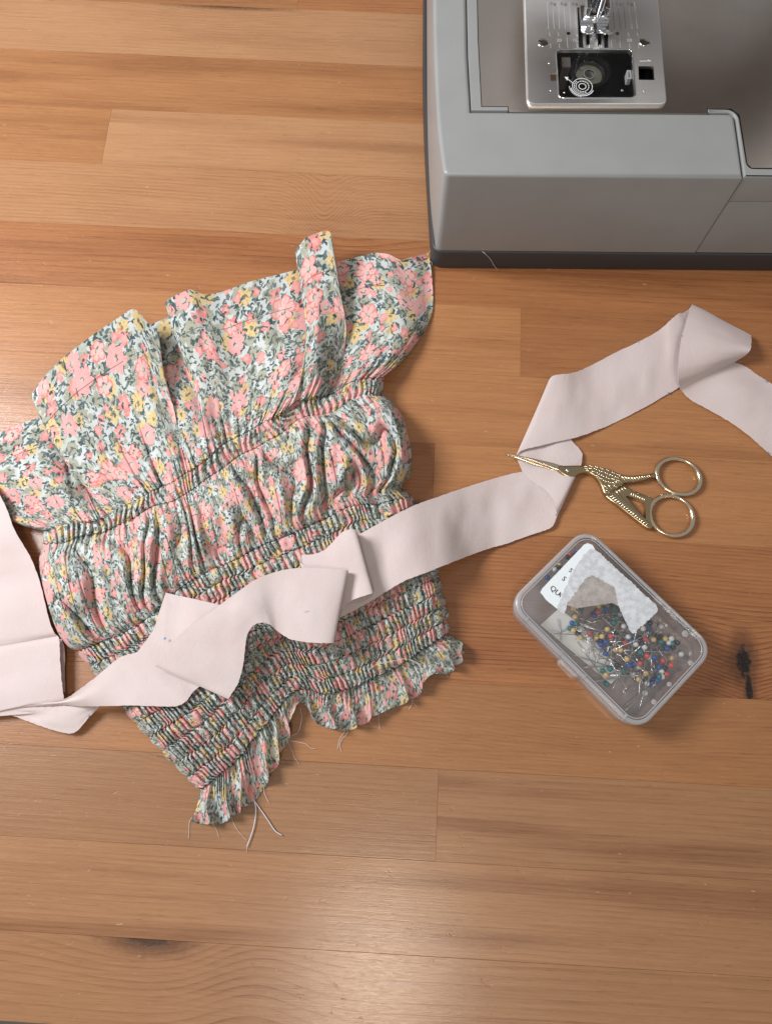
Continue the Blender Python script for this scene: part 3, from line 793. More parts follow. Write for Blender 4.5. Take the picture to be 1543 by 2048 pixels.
for col, lst in HEADS.items():
    for (cx, cy) in lst:
        ed = min(1.0, math.hypot((cx-900)/420, (cy-880)/330))
        z = rp.uniform(3.2, 6.0)+(1-ed)*rp.uniform(1.0, 6.5)
        x, y = B5(cx, cy, z); hp = B2W(x, y, z)
        if (cx, cy) in SHAFT: tx, ty = SHAFT[(cx, cy)]; ang = None
        else:
            ang = math.atan2(880-cy, 890-cx)+rp.gauss(0, .75); tx, ty = cx+100*math.cos(ang), cy+100*math.sin(ang)
        tz = max(2.2, z+rp.uniform(-4, 1.0)); 
        for _ in range(12):   # keep the tip inside the tray
            q = B5(tx, ty, tz); d = np.array([q[0]-x, q[1]-y]); d = d/np.linalg.norm(d)*29.0
            if abs(x+d[0]) < 42 and abs(y+d[1]) < 27: break
            if ang is None: ang = math.atan2(ty-cy, tx-cx)
            ang += .45; tx, ty = cx+100*math.cos(ang), cy+100*math.sin(ang)
        tp = B2W(x+d[0], y+d[1], tz)
        lb = SOLO.get((col, (cx, cy)))
        rank = sorted(lst).index((cx, cy))
        pin(col, hp, tp, lb or f'{col}-headed pin in the box, {ORD[rank]} {col} head from the left in the main heap', f'{col}-headed pins in the heap')
# a few pins stand against the far short end, shafts bent out of sight under the label
for col, wh, c in (('blue', 'lowest', (318, 357)), ('navy', 'lower', (420, 300)), ('white', 'only white', (372, 302)), ('yellow', 'only yellow', (405, 270)), ('navy', 'upper', (463, 213)), ('red', 'only red', (498, 208)), ('blue', 'topmost', (540, 204))):
    z = 6.5; x, y = B5(c[0], c[1], z); x = max(x, -41.0); y = min(y, 26.5); hp = B2W(x, y, z); tp = B2W(x+29, y+rp.uniform(-3, .5), 2.8)
    pin(col, hp, tp, f'{col}-headed pin, {wh} one tucked against the upper left end of the box', 'pins at the upper left end of the box')
# the bent pin without a head on the slip
mb = MB(); pts = [(412, 672), (420, 710), (428, 770), (432, 812), (430, 832), (418, 836)]
base = B5(425, 760, 3)
bp = []
for x_, y_ in pts: q = B5(x_, y_, 3.0); bp.append((q[0]-base[0], q[1]-base[1], 0))
mb.tube(smoothpoly(bp, 5, False), .28, 6)
bo = mb.build('bent_pin', M_shaft, None, smooth=True)
wb = B2W(base[0], base[1], 3.0); bo.location = Vector(wb)*S; bo.rotation_euler = (0, 0, BANG)
tag(bo, 'bare bent pin lying alone on the paper slip in the box', 'pin')

# ------------------------------------------------------------------ stork embroidery scissors
def S4(cx, cy, z=2.5):
    x, y, _ = P(990+cx/3.507, 880+cy/3.507, z); return (x, y)
gt = NT('polished_gold'); oc = gt.n('TexCoord').outputs['Object']; gn = gt.noise(oc, 420.0, 3.0)
M_gold = gt.end(gt.pbsdf(Base_Color=(0.82, 0.70, 0.52), Metallic=1.0, Roughness=gt.m_('ADD', .13, gt.m_('MULTIPLY', gn, .10)), Normal=gt.bump(gn, .05, .0002)))
M_gdk = simple('gold_groove', (0.10, 0.07, 0.04), .5)
SO = S4(760, 300)
scis = empty('embroidery_scissors', (SO[0], SO[1], 0.0))
tag(scis, 'small gold stork-shaped embroidery scissors with tips on the pink strip', 'scissors')
def SL(cx, cy, z=2.5):
    x, y = S4(cx, cy, z); return (x-SO[0], y-SO[1])
def tilt(o):   # beak end rests on the cloth strip
    for v in o.data.vertices:
        t = -v.co.x/S; v.co.z += max(0.0, min(1.0, (t-2)/45.0))*2.4*S+0.3*S
    return o
ZS0, ZS1 = 0.6, 3.9
def gpart(name, pts, z0, z1, ch, holes=(), parent=scis, sm=5, mat=None):
    pp = [SL(*c, z1) for c in pts]; pp = smoothpoly(pp, sm) if sm else pp
    mb = MB(); plate(mb, pp, z0, z1, holes=[roundpoly([SL(*c, z1) for c in h], 1.2) for h in holes], ch=ch, rings=4, botch=.4)
    return tilt(mb.build(name, mat or M_gold, parent, angle=55))
upper = [(425,214),(470,252),(520,271),(552,262),(585,240),(620,230),(662,238),(705,270),(735,312),(752,352),(762,376),(785,380),(830,352),(893,316),(905,302),(960,297),(1030,284),(1085,264),(1125,262),(1130,250),(1120,228),(1080,236),(1010,243),(950,250),(890,240),(830,216),(765,194),(690,181),(600,178),(520,180),(470,182),(440,182),(420,195)]
M_gold2 = simple('shade_tarnish_gold', (0.50, 0.38, 0.22), .28, 1.0)  # darker gold: shade between the raised feathers painted in, plus some tarnish
bird = gpart('stork_body', upper, ZS0, ZS1, 1.25, mat=M_gold2)
bl1 = gpart('blade', [(70,103),(150,117),(280,141),(400,166),(445,180),(500,188),(520,215),(500,240),(450,228),(425,216),(360,190),(250,155),(140,121),(70,107)], 2.3, 3.7, .55, sm=0)
bl2 = gpart('blade', [(70,112),(140,126),(250,160),(360,196),(425,218),(470,250),(440,238),(370,212),(250,176),(140,136),(72,117)], 0.8, 2.2, .5, sm=0)
lower = [(772,394),(795,378),(850,345),(892,322),(935,336),(960,348),(1050,386),(1092,398),(1105,420),(1092,440),(1086,480),(1085,540),(1092,585),(1104,612),(1085,624),(1058,618),(980,560),(880,480)]
leg = gpart('stork_legs', lower, ZS0, ZS1-.1, .8, holes=[[(908,390),(965,404),(1040,434),(1052,470),(1052,556),(1010,516),(950,448)]], sm=0, mat=M_gold2)
def ring(cx, cy, a, b, ang, parent):
    pts = []
    for i in range(64):
        t = 2*math.pi*i/64; x = a*math.cos(t); y = b*math.sin(t); c, s_ = math.cos(R(ang)), math.sin(R(ang))
        q = SL(cx+c*x-s_*y, cy+s_*x+c*y, 2.4); pts.append((q[0], q[1], 2.15))
    rad = [1.25+.15*math.cos(2*math.pi*i/64*2) for i in range(64)]
    mb = MB().tube(pts, rad, 12, closed=True); return tilt(mb.build('finger_ring', M_gold, parent, smooth=True))
ring(1281, 256, 158, 119, 24, scis); ring(1231, 531, 158, 134, 30, scis)
# pivot screw
x, y = SL(507, 217, 4); mb = MB(); mb.ell((x, y, ZS1+.05), (1.5, 1.5, .75), 0, 20, 8); pv = tilt(mb.build('pivot_screw', simple('steel_pivot', (.50, .55, .56), .18, 1.0), scis, smooth=True))
# cast relief: feathers on the body, bars on the tail and legs
mb = MB(); rr = random.Random(5)
rowsF = [[(640,190),(675,188),(712,192),(750,203),(790,216),(830,233),(866,248)],
         [(640,205),(672,204),(705,208),(742,222),(778,236),(815,250),(850,264)],
         [(650,219),(690,225),(722,240),(755,255),(790,268),(828,278),(862,288)],
         [(716,258),(742,275),(768,290),(800,300)]]
for k, rw in enumerate(rowsF):
    for (cx, cy) in rw:
        x, y = SL(cx, cy, 4); mb.ell((x, y, ZS1-.05), (1.7, .50, .60), R(-18-10*(cx > 700)+rr.uniform(-6, 6)), 10, 6)
for (x0, y0, x1, y1) in ((880,250,916,296),(902,250,936,294),(924,254,955,292),(945,255,974,291),(965,255,992,289),(985,253,1008,286),(1004,251,1024,282),(1022,249,1040,278),(1040,247,1055,273),(1057,245,1070,269),(1073,243,1084,264),
                         (762,318,792,348),(768,348,800,372),(790,312,812,344),(815,296,850,316),(838,290,872,308),(858,286,888,302),(826,318,856,336)):
    a, b = SL(x0, y0, 4), SL(x1, y1, 4); mb.tube([(a[0], a[1], ZS1-.02), ((a[0]+b[0])/2, (a[1]+b[1])/2, ZS1+.12), (b[0], b[1], ZS1-.02)], .42, 6)
tilt(mb.build('feather_relief', M_gold, bird, smooth=True))
mb = MB()
for k in range(17):
    t = k/16; x0, y0 = 800+t*250, 402+t*196; x1, y1 = 800+t*250+(62-34*t), 402+t*196-(30-10*t)
    a, b = SL(x0, y0, 4), SL(x1, y1, 4); mb.tube([(a[0], a[1], ZS1-.05), (b[0], b[1], ZS1-.05)], .36, 6)
for k in range(7):
    cx = 955+k*15; cy = 356+k*6.2; a, b = SL(cx, cy, 4), SL(cx-4, cy+40, 4); mb.tube([(a[0], a[1], ZS1-.08), (b[0], b[1], ZS1-.08)], .34, 6)
for (x0, y0, x1, y1) in ((862,345,880,372),(882,336,902,362),(902,334,922,352),(845,357,862,382)):
    a, b = SL(x0, y0, 4), SL(x1, y1, 4); mb.tube([(a[0], a[1], ZS1-.05), (b[0], b[1], ZS1-.05)], .34, 6)
tilt(mb.build('leg_relief', M_gold, leg, smooth=True))
mb = MB(); a, b = SL(770, 388, 4), SL(893, 319, 4); mb.tube([(a[0], a[1], ZS1-.9), (b[0], b[1], ZS1-.9)], .5, 6); tilt(mb.build('hinge_gap', M_gdk, scis, smooth=True))
# ------------------------------------------------------------------ pale pink fabric strip
st = NT('pale_pink_cotton'); oc = st.n('TexCoord').outputs['Object']
uv = st.n('UVMap', uv_map='weave').outputs[0]
U, V, _ = st.xyz(uv)
wv = st.m_('MULTIPLY', st.m_('SINE', st.m_('MULTIPLY', U, 9.0)), st.m_('SINE', st.m_('MULTIPLY', V, 9.0)))
fz = st.noise(st.comb(U, V), 1.6, 4.0, 0.65); bl = st.noise(st.comb(U, V), 0.035, 3.0, 0.5)
cr = st.noise(st.comb(st.m_('MULTIPLY', U, .09), st.m_('MULTIPLY', V, .05)), 1.0, 4.0, 0.6, 1.2)
sc_c = st.mix(st.mr(bl, .35, .7), (0.755, 0.655, 0.64), (0.735, 0.61, 0.59))
sc_c = st.mix(st.m_('MULTIPLY', fz, .22), sc_c, (0.63, 0.54, 0.525))
hb = st.m_('ADD', st.m_('MULTIPLY', wv, .25), fz)
nb = st.bump(hb, .45, .00022); ck = st.noise(st.comb(st.m_('MULTIPLY', U, .05), st.m_('MULTIPLY', V, .16)), 1.0, 2.0, 0.5, 2.0)
ck = st.mr(st.m_('ABSOLUTE', st.m_('SUBTRACT', ck, .5)), .0, .035)
nb = st.bump(ck, .16, .0003, nb); nb = st.bump(cr, .30, .0007, nb)
sb_ = st.pbsdf(Base_Color=sc_c, Roughness=.78, Normal=nb, Sheen_Weight=.2, Sheen_Roughness=.5, Specular_IOR_Level=.25)
M_strip = st.end(st.n('MixShader', {0: .24, 1: sb_.outputs[0], 2: st.n('BsdfTranslucent', {0: sc_c}).outputs[0]}))
ST_O = P(1000, 1010, 0)
strip = empty('fabric_strip', ST_O)
tag(strip, 'long pale pink cotton strip twisting over the garment, scissors tip and table', 'fabric strip')
def catmull(pp, n):
    return np.array(smoothpoly(pp, n, False))
def strip_part(name, pairs, nseg=10, nw=14, sag=0.0, seed=0, th=0.16):
    """ruled band through pairs of edge points (px, py, z | px, py, z), given a soft cross curve"""
    A = catmull([P(*a) for a, b in pairs], nseg); B = catmull([P(*b) for a, b in pairs], nseg)
    L = len(A); ln = np.concatenate([[0], np.cumsum(np.linalg.norm(np.diff((A+B)/2, axis=0), axis=1))])
    W = np.linspace(0, 1, nw+1)
    pts = A[:, None, :]*(1-W)[None, :, None]+B[:, None, :]*W[None, :, None]
    wl = np.linalg.norm(A-B, axis=1)
    nz = (vn(ln[:, None]*.055+seed*7.3, W[None, :]*1.7+seed, seed)-.5)*2.6+(vn(ln[:, None]*.14+seed*3.3, W[None, :]*3.1, seed+5)-.5)*.5
    edge = np.sin(np.pi*W)[None, :]
    ends = np.ones(L)
    pts[:, :, 2] += (nz*(.35+.65*edge)+sag*edge)
    # slightly uneven cut edges
    jit = (vn(ln*.8, np.zeros(L), seed+11)-.5)*.35
    dirv = (B-A)/wl[:, None]
    pts[:, 0, :] += dirv*jit[:, None]; pts[:, -1, :] -= dirv*(vn(ln*.8, np.ones(L)*3, seed+12)-.5)[:, None]*.35
    pts[:, :, 2] = np.maximum(pts[:, :, 2], .25)
    v = pts.reshape(-1, 3)-np.array(ST_O); f = []
    for i in range(L-1):
        for j in range(nw):
            a = i*(nw+1)+j; f.append((a, a+1, a+nw+2, a+nw+1))
    o = mk(name, v, f, M_strip, strip, smooth=True)
    ul = o.data.uv_layers.new(name='weave')
    uvp = np.stack([np.repeat(ln, nw+1), (W[None, :]*wl[:, None]).reshape(-1)], 1)
    li = np.zeros(len(o.data.loops), dtype=np.int32); o.data.loops.foreach_get('vertex_index', li)
    ul.data.foreach_set('uv', uvp[li].reshape(-1).astype(np.float32))
    sd = o.modifiers.new('thickness', 'SOLIDIFY'); sd.thickness = th*S; sd.offset = 0
    es = o.modifiers.new('crisp_edge', 'EDGE_SPLIT'); es.split_angle = R(50)
    return o
def c3(x, y, z): return (980+x/2.741, 580+y/2.741, z)
def c3p(l): return [(c3(*a), c3(*b)) for a, b in l]
# right-hand run: in from the right, up to the folded corner, over and down to the scissors
strip_part('strip_fold', c3p([((1103,80,3),(1427,250,4)), ((1096,98,6),(1429,275,7)), ((1075,160,10),(1428,300,10)), ((1045,270,13),(1422,330,12)), ((1030,400,13),(1395,358,9)), ((1030,480,10),(1355,383,5)),
    ((1036,530,5),(1330,400,2.5)), ((1055,560,2.2),(1335,395,1.6)), ((1110,610,1.3),(1400,420,1.2)), ((1210,665,1.2),(1470,468,1.2)), ((1340,745,1.2),(1545,515,1.2)), ((1450,830,1.2),(1640,590,1.2)), ((1600,960,1.2),(1760,700,1.2))]), 12, 16, 0.6, 1)
strip_part('strip_run', c3p([((1103,82,2.6),(1427,254,3.4)), ((1085,105,2.0),(1350,330,1.4)), ((1055,125,3.0),(1200,440,1.0)), ((1028,130,4.2),(1090,500,1.0)), ((985,165,4.0),(1010,548,.9)), ((930,215,2.2),(950,583,.9)), ((820,280,1.3),(850,640,.9)), ((690,340,1.0),(700,718,.9)), ((560,408,1.6),(590,766,1.4)),
    ((480,445,4.0),(490,803,2.4)), ((420,460,6.5),(400,825,3.2)), ((370,464,7.5),(290,850,3.6)), ((338,474,7.2),(200,872,3.2)), ((318,500,5.5),(160,888,2.6)), ((312,520,3.2),(140,908,2.0))]), 10, 16, 0.5, 2)
strip_part('strip_turn', c3p([((313,522,2.6),(141,909,1.5)), ((345,560,1.3),(146,925,1.3)), ((400,690,1.0),(155,950,1.6)), ((440,815,1.2),(170,985,2.2)), ((478,862,1.5),(200,1025,2.6)), ((502,894,1.8),(250,1066,3.0)), ((502,915,2.2),(300,1100,3.6)), ((500,940,2.6),(340,1150,4.4)), ((495,962,3.0),(358,1205,4.4)), ((488,975,2.6),(364,1242,2.6))]), 10, 14, 0.4, 3)
def gz(x): return x
# run that lies from the scissors over the garment
def c6(x, y, z): return (480+x/3.2146, 980+y/3.2146, z)
run = [(c3(489,975,1.6), c3(364,1242,1.4)), (c3(440,950,1.2), c3(352,1275,2.6)), (c3(330,960,1.0), c3(320,1310,2.4)), (c3(180,994,1.2), c3(200,1350,1.4)), (c3(90,1015,2.0), c3(90,1390,1.8)), (c3(0,1040,3.5), c3(0,1415,3)),
       ((930,975,8), (940,1110,9)), ((880,992,15), (895,1128,20)), ((830,1010,21), (850,1146,24.5)), ((780,1035,24), (800,1166,24.5)), ((730,1062,24.5), (745,1200,24)), ((680,1090,24.5), (690,1230,22.5)), ((640,1110,24.5), (650,1250,22.5))]
strip_part('strip_run', run, 9, 16, 0.8, 4)
strip_part('strip_fold', [(c6(520,420,25), c6(640,770,23.5)), (c6(600,350,25.5), c6(690,740,24)), (c6(690,290,26), c6(745,728,24.5)), (c6(735,270,28), c6(790,720,26)), (c6(752,285,31), c6(840,690,29)), (c6(745,262,34), c6(857,664,32)), (c6(722,252,35), c6(835,668,33.5)), (c6(690,257,34.5), c6(770,690,33)), (c6(640,285,33), c6(700,722,31)), (c6(580,350,31), c6(640,775,29)), (c6(520,400,29.5), c6(560,800,28)), (c6(440,418,28.5), c6(500,800,27)), (c6(396,416,28), c6(450,790,27))], 9, 16, 0.3, 5)
def c7(x, y, z): return (280+x/3.086, 1000+y/3.086, z)
strip_part('strip_loop', [(c6(395,420,28), c6(470,800,27)), (c6(390,470,29), c6(480,860,27.5)), (c6(480,500,30), c6(520,900,28.5)), (c6(600,520,32), c6(560,960,30)), (c6(680,524,34), c6(592,984,32)), (c6(694,521,36), c6(601,986,34)), (c6(675,517,38), c6(592,984,36)), (c6(590,508,38.5), c6(545,984,37)),
    (c7(1060,420,38), c7(1050,880,37)), (c7(920,424,38), c7(930,860,36)), (c7(800,455,38), c7(850,810,36)), (c7(700,500,39), c7(800,768,38)), (c7(610,560,40), c7(740,757,39)), (c7(540,615,40), c7(690,782,38)), (c7(480,658,39), c7(662,835,36)), (c7(420,700,37), c7(650,900,34)), (c7(340,760,34), c7(640,990,31)), (c7(250,830,32), c7(628,1060,29)), (c7(170,920,30.5), c7(605,1130,27)), (c7(110,1005,29.5), c7(560,1205,26)), (c7(95,1027,28), c7(545,1228,25))], 8, 16, 0.3, 6)
strip_part('strip_fold', [(c7(96,1026,27), c7(545,1227,24.4)), (c7(130,960,26), c7(560,1100,25)), (c7(145,880,25.5), c7(570,960,26)), (c7(152,760,25.5), c7(540,820,27)), (c7(156,650,25.5), c7(520,720,27)), (c7(161,572,25.6), c7(492,648,27))], 8, 12, 0.2, 7)
def c8(x, y, z): return (x/3.2146, 980+y/3.2146, z)
strip_part('strip_run', [(c7(160,573,25), c7(500,655,25)), (c7(148,610,24.6), c7(480,800,24)), (c7(128,668,24.3), c7(440,1000,23.6)), (c7(92,780,24), c7(385,1130,23)), (c8(960,940,23.5), c8(1250,1290,21.5)), (c8(885,1036,23), c8(1190,1365,22)), (c8(825,1056,22.5), c8(1120,1391,21.5)), (c8(765,1080,22), c8(1000,1390,21.5)), (c8(690,1140,21.5), c8(860,1386,21)), (c8(600,1215,20), c8(700,1388,17)), (c8(500,1290,16), c8(560,1391,12)), (c8(410,1345,11), c8(420,1385,7)), (c8(300,1362,9.5), c8(300,1392,6.5)), (c8(200,1372,8.5), c8(190,1400,6.2)), (c8(100,1396,7.8), c8(90,1412,6)), (c8(0,1418,7.2), c8(0,1432,5.5)), (c8(-120,1450,6), c8(-120,1470,5))], 8, 14, 0.3, 8)
# lower corner below the twist
strip_part('strip_corner', [(c8(640,1389,8), c8(645,1392,6)), (c8(560,1391,7.8), c8(572,1462,5.5)), (c8(480,1389,7.2), c8(500,1545,4.5)), (c8(420,1388,6.8), c8(442,1566,4.2)), (c8(340,1392,6.4), c8(330,1540,4.4)), (c8(200,1400,6), c8(200,1494,4.4)), (c8(80,1412,5.6), c8(80,1450,4.4)), (c8(0,1432,5.2), c8(0,1436,4.4)), (c8(-60,1440,5), c8(-60,1445,4.4))], 8, 10, 0.1, 9)
# left-hand run, in from the left edge, with one flat turn
strip_part('strip_run', [(c8(-480,-260,9), c8(-60,-60,13)), (c8(-500,0,8), c8(30,85,13)), (c8(-480,250,7), c8(100,265,12)), (c8(-440,480,6), c8(200,440,10)), (c8(-400,700,5.5), c8(262,605,8.5)), (c8(-360,860,5), c8(302,770,7.5)), (c8(-320,980,4.6), c8(340,900,7)), (c8(-280,1040,3.6), c8(372,938,5.4)), (c8(-280,1060,3), c8(385,960,3.8))], 9, 16, 1.0, 10)
strip_part('strip_fold', [(c8(-380,1070,5), c8(374,940,7.4)), (c8(-380,1090,6.6), c8(380,955,9)), (c8(-380,1150,7), c8(384,1000,9.2)), (c8(-370,1250,6.5), c8(388,1110,8.4)), (c8(-360,1330,6), c8(398,1230,7.6)), (c8(-340,1420,5), c8(412,1345,6)), (c8(-320,1480,4), c8(420,1420,4.5))], 9, 16, 1.0, 11)
strip_part('strip_edge', [(c8(250,960,3.2), c8(398,958,4)), (c8(252,1060,3), c8(418,1050,3.6)), (c8(255,1180,2.6), c8(416,1180,3)), (c8(260,1300,2.4), c8(420,1300,2.6))], 8, 8, 0.1, 12)
# blue pen dots
M_pen = simple('blue_pen', (0.05, 0.30, 0.62), .7)
for (px, py, z, r_) in ((329.6, 1277, 27.5, .62), (1336, 786, 1.9, .6), (1274.5, 683, 2.2, .4), (1361, 671, 13.6, .4), (1535, 905, 2.0, .5), (1531, 762, 2.0, .5), (178, 1432, 6.2, .5), (387, 1383, 21.6, .5), (0.5, 1205, 8.5, 1.0), (1111, 1030, 5.6, .45)):
    q = P(px, py, z); MB().ell((q[0]-ST_O[0], q[1]-ST_O[1], z), (r_, r_, .12), 0, 12, 4).build('pen_mark', M_pen, strip, smooth=True)
tx = [c7(1000, 690, 38.6), c7(1015, 688, 38.8), c7(1040, 685, 38.6)]
mb = MB().tube([tuple(np.array(P(*q))-np.array(ST_O)) for q in tx], .09, 5); mb.build('loose_thread', simple('pink_thread', (.72, .55, .5), .8), strip, smooth=True)
# ------------------------------------------------------------------ floral print cotton
ft = NT('floral_cotton')
fuv = ft.vm('SCALE', ft.n('UVMap', uv_map='print').outputs[0], scale=1.13)
wn = ft.n('TexNoise', {'Vector': fuv, 'Scale': 0.22, 'Detail': 2.0}).outputs['Color']
q0 = ft.vm('ADD', fuv, ft.vm('SCALE', ft.vm('SUBTRACT', wn, (.5, .5, .5)), scale=4.6))
wn2 = ft.n('TexNoise', {'Vector': fuv, 'Scale': 1.1, 'Detail': 1.0}).outputs['Color']
q0 = ft.vm('ADD', q0, ft.vm('SCALE', ft.vm('SUBTRACT', wn2, (.5, .5, .5)), scale=1.5))
fine = ft.noise(fuv, 1.7, 3.0, .6)
def cells(size, ox, oy, rnd=.85):
    vec = ft.vm('ADD', ft.vm('SCALE', q0, scale=1.0/size), (ox, oy, 0))
    vo = ft.n('TexVoronoi', {'Vector': vec, 'Scale': 1.0, 'Randomness': rnd}, voronoi_dimensions='2D', feature='F1')
    loc = ft.vm('SCALE', ft.vm('SUBTRACT', vec, vo.outputs['Position']), scale=size)
    x, y, _ = ft.xyz(loc)
    cr_ = ft.n('SeparateColor', {0: vo.outputs['Color']}).outputs
    ang = ft.m_('ADD', ft.m_('ARCTAN2', y, x), ft.m_('MULTIPLY', cr_[0], 6.283))
    rad = ft.vm('LENGTH', loc)
    return x, y, ang, rad, cr_
def flower(size, ox, oy, r0, petals, depth, keep, rnd=.85):
    x, y, ang, rad, c = cells(size, ox, oy, rnd)
    lobe = ft.m_('COSINE', ft.m_('MULTIPLY', ang, float(petals)))
    rr_ = ft.m_('MULTIPLY', r0, ft.m_('ADD', 1.0-depth, ft.m_('MULTIPLY', ft.m_('POWER', ft.m_('ABSOLUTE', ft.m_('COSINE', ft.m_('MULTIPLY', ang, petals/2.0))), .7), depth)))
    rr_ = ft.m_('MULTIPLY', rr_, ft.m_('ADD', .82, ft.m_('MULTIPLY', c[1], .36)))
    d = ft.m_('SUBTRACT', rr_, rad)
    msk = ft.m_('MULTIPLY', ft.mr(d, -.12, .16), ft.m_('LESS_THAN', c[2], keep))
    return msk, d, rad, ang, c
def leaves(size, ox, oy, a, b, keep, bend=.25):
    x, y, ang, rad, c = cells(size, ox, oy, 1.0)
    th = ft.m_('MULTIPLY', c[0], 6.283); cs = ft.m_('COSINE', th); sn = ft.m_('SINE', th)
    lx = ft.m_('ADD', ft.m_('MULTIPLY', x, cs), ft.m_('MULTIPLY', y, sn))
    ly = ft.m_('SUBTRACT', ft.m_('MULTIPLY', y, cs), ft.m_('MULTIPLY', x, sn))
    ly = ft.m_('ADD', ly, ft.m_('MULTIPLY', ft.m_('MULTIPLY', lx, lx), bend/a))
    tx_ = ft.m_('DIVIDE', lx, a)
    lim = ft.m_('MULTIPLY', b, ft.m_('SUBTRACT', 1.0, ft.m_('MULTIPLY', tx_, tx_)))
    d = ft.m_('SUBTRACT', lim, ft.m_('ABSOLUTE', ly))
    return ft.m_('MULTIPLY', ft.mr(d, -.06, .12), ft.m_('LESS_THAN', c[2], keep)), c
BASE = (0.565, 0.60, 0.595)
grain = ft.noise(fuv, 3.2, 2.0, .6)
dab = ft.noise(fuv, .42, 3.0, .6)
col = ft.mix(ft.mr(ft.noise(fuv, .09, 2.0), .4, .65), BASE, (0.52, 0.545, 0.505))
# sage and khaki blooms, loosely dabbed
m1, d1, r1, a1, c1 = flower(11.0, 3.3, 7.7, 4.6, 6, .35, .82)
sg = ft.mix(ft.mr(fine, .40, .56), (0.255, 0.26, 0.185), (0.45, 0.465, 0.385))
sg = ft.mix(ft.mr(grain, .52, .62), sg, (0.30, 0.27, 0.19))
col = ft.mix(ft.m_('MULTIPLY', m1, .92), col, sg)
col = ft.mix(ft.m_('MULTIPLY', ft.mr(r1, 1.1, .8), m1), col, (0.20, 0.16, 0.10))
m1b, d1b, r1b, _, c1b = flower(3.6, 1.1, 4.4, 1.5, 5, .3, .42)
col = ft.mix(ft.m_('MULTIPLY', m1b, .85), col, (0.34, 0.335, 0.25))
m1c, d1c, r1c, _, c1c = flower(14.0, 7.1, 2.4, 4.0, 3, .25, .55)
col = ft.mix(m1c, col, ft.mix(ft.mr(dab, .45, .6), (0.40, 0.43, 0.36), (0.47, 0.50, 0.45)))
# leaves in two greens
l1, lc1 = leaves(3.1, 5.1, 2.2, 1.8, .64, .60)
col = ft.mix(l1, col, ft.mix(lc1[1], (0.050, 0.082, 0.090), (0.17, 0.215, 0.215)))
l2, lc2 = leaves(4.2, 9.4, 6.1, 2.4, .84, .42)
col = ft.mix(l2, col, ft.mix(lc2[1], (0.046, 0.078, 0.088), (0.15, 0.195, 0.195)))
# yellow blooms
m2, d2, r2, a2, c2 = flower(17.0, 6.6, 1.2, 4.7, 7, .34, .72)
yl = ft.mix(ft.mr(fine, .45, .6), (0.66, 0.475, 0.20), (0.69, 0.565, 0.33))
col = ft.mix(m2, col, yl)
col = ft.mix(ft.m_('MULTIPLY', m2, ft.mr(r2, 1.45, 1.0)), col, (0.24, 0.20, 0.12))
col = ft.mix(ft.m_('MULTIPLY', ft.m_('MULTIPLY', m2, ft.mr(ft.m_('COSINE', ft.m_('MULTIPLY', a2, 7.0)), -.75, -.98)), ft.mr(r2, 1.6, 3.4)), col, (0.38, 0.28, 0.12))
col = ft.mix(ft.m_('MULTIPLY', m2, ft.mr(grain, .60, .66)), col, (0.40, 0.30, 0.15))
# coral buds and clusters, painted in dabs
def coral(size, ox, oy, r0, pet, keep, colr):
    global col
    m3, d3, r3, a3, c3_ = flower(size, ox, oy, r0, pet, .42, keep)
    m3 = ft.m_('MULTIPLY', m3, ft.mr(ft.m_('ADD', grain, ft.m_('MULTIPLY', d3, .22)), .36, .46))
    q3 = ft.mix(ft.mr(r3, .5, r0*.95), (0.73, 0.42, 0.385), colr)
    q3 = ft.mix(ft.mr(fine, .48, .60), q3, (0.72, 0.33, 0.315))
    col = ft.mix(m3, col, q3)
coral(10.5, 2.9, 8.8, 2.8, 3, .36, (0.72, 0.165, 0.15))
coral(17.0, 12.3, 5.6, 4.2, 5, .42, (0.73, 0.20, 0.185))
# large blooms: some flat pink, some pale with coral outlines
def bloom(size, ox, oy, r0, pet, keep, flip):
    global col
    m4, d4, r4, a4, c4 = flower(size, ox, oy, r0, pet, .34, keep, .8)
    sel = ft.mr(c4[0], .48, .52) if flip else ft.mr(c4[0], .52, .48)
    pk = ft.mix(sel, (0.74, 0.385, 0.375), (0.73, 0.50, 0.455))
    pk = ft.mix(ft.mr(fine, .44, .62), pk, (0.73, 0.40, 0.385))
    outl = ft.m_('MULTIPLY', ft.mr(d4, 1.3, .45), sel)
    pk = ft.mix(outl, pk, (0.71, 0.19, 0.175))
    seam_ = ft.m_('MULTIPLY', ft.mr(ft.m_('ABSOLUTE', ft.m_('COSINE', ft.m_('MULTIPLY', a4, pet/2.0))), .32, .06), ft.mr(r4, 1.4, 2.4))
    pk = ft.mix(ft.m_('MULTIPLY', seam_, sel), pk, (0.71, 0.19, 0.18))
    streak = ft.m_('MULTIPLY', ft.mr(ft.m_('COSINE', ft.m_('MULTIPLY', a4, pet*3.0)), .5, .95), ft.mr(r4, 2.2, 4.4))
    pk = ft.mix(ft.m_('MULTIPLY', streak, .45), pk, (0.72, 0.22, 0.21))
    col = ft.mix(m4, col, pk)
    col = ft.mix(ft.m_('MULTIPLY', m4, ft.mr(r4, 1.25, 1.0)), col, (0.50, 0.50, 0.42))
    rim_ = ft.m_('MULTIPLY', ft.m_('MULTIPLY', ft.mr(r4, 1.9, 1.6), ft.mr(r4, 1.0, 1.3)), ft.mr(ft.m_('SINE', ft.m_('ADD', a4, 1.0)), -.1, .3))
    col = ft.mix(ft.m_('MULTIPLY', m4, rim_), col, (0.14, 0.13, 0.12))
    return m4, d4
m4, d4 = bloom(24.0, 8.2, 3.9, 7.0, 6, .60, True)
m5, d5 = bloom(20.0, 3.6, 14.2, 5.2, 5, .44, False)
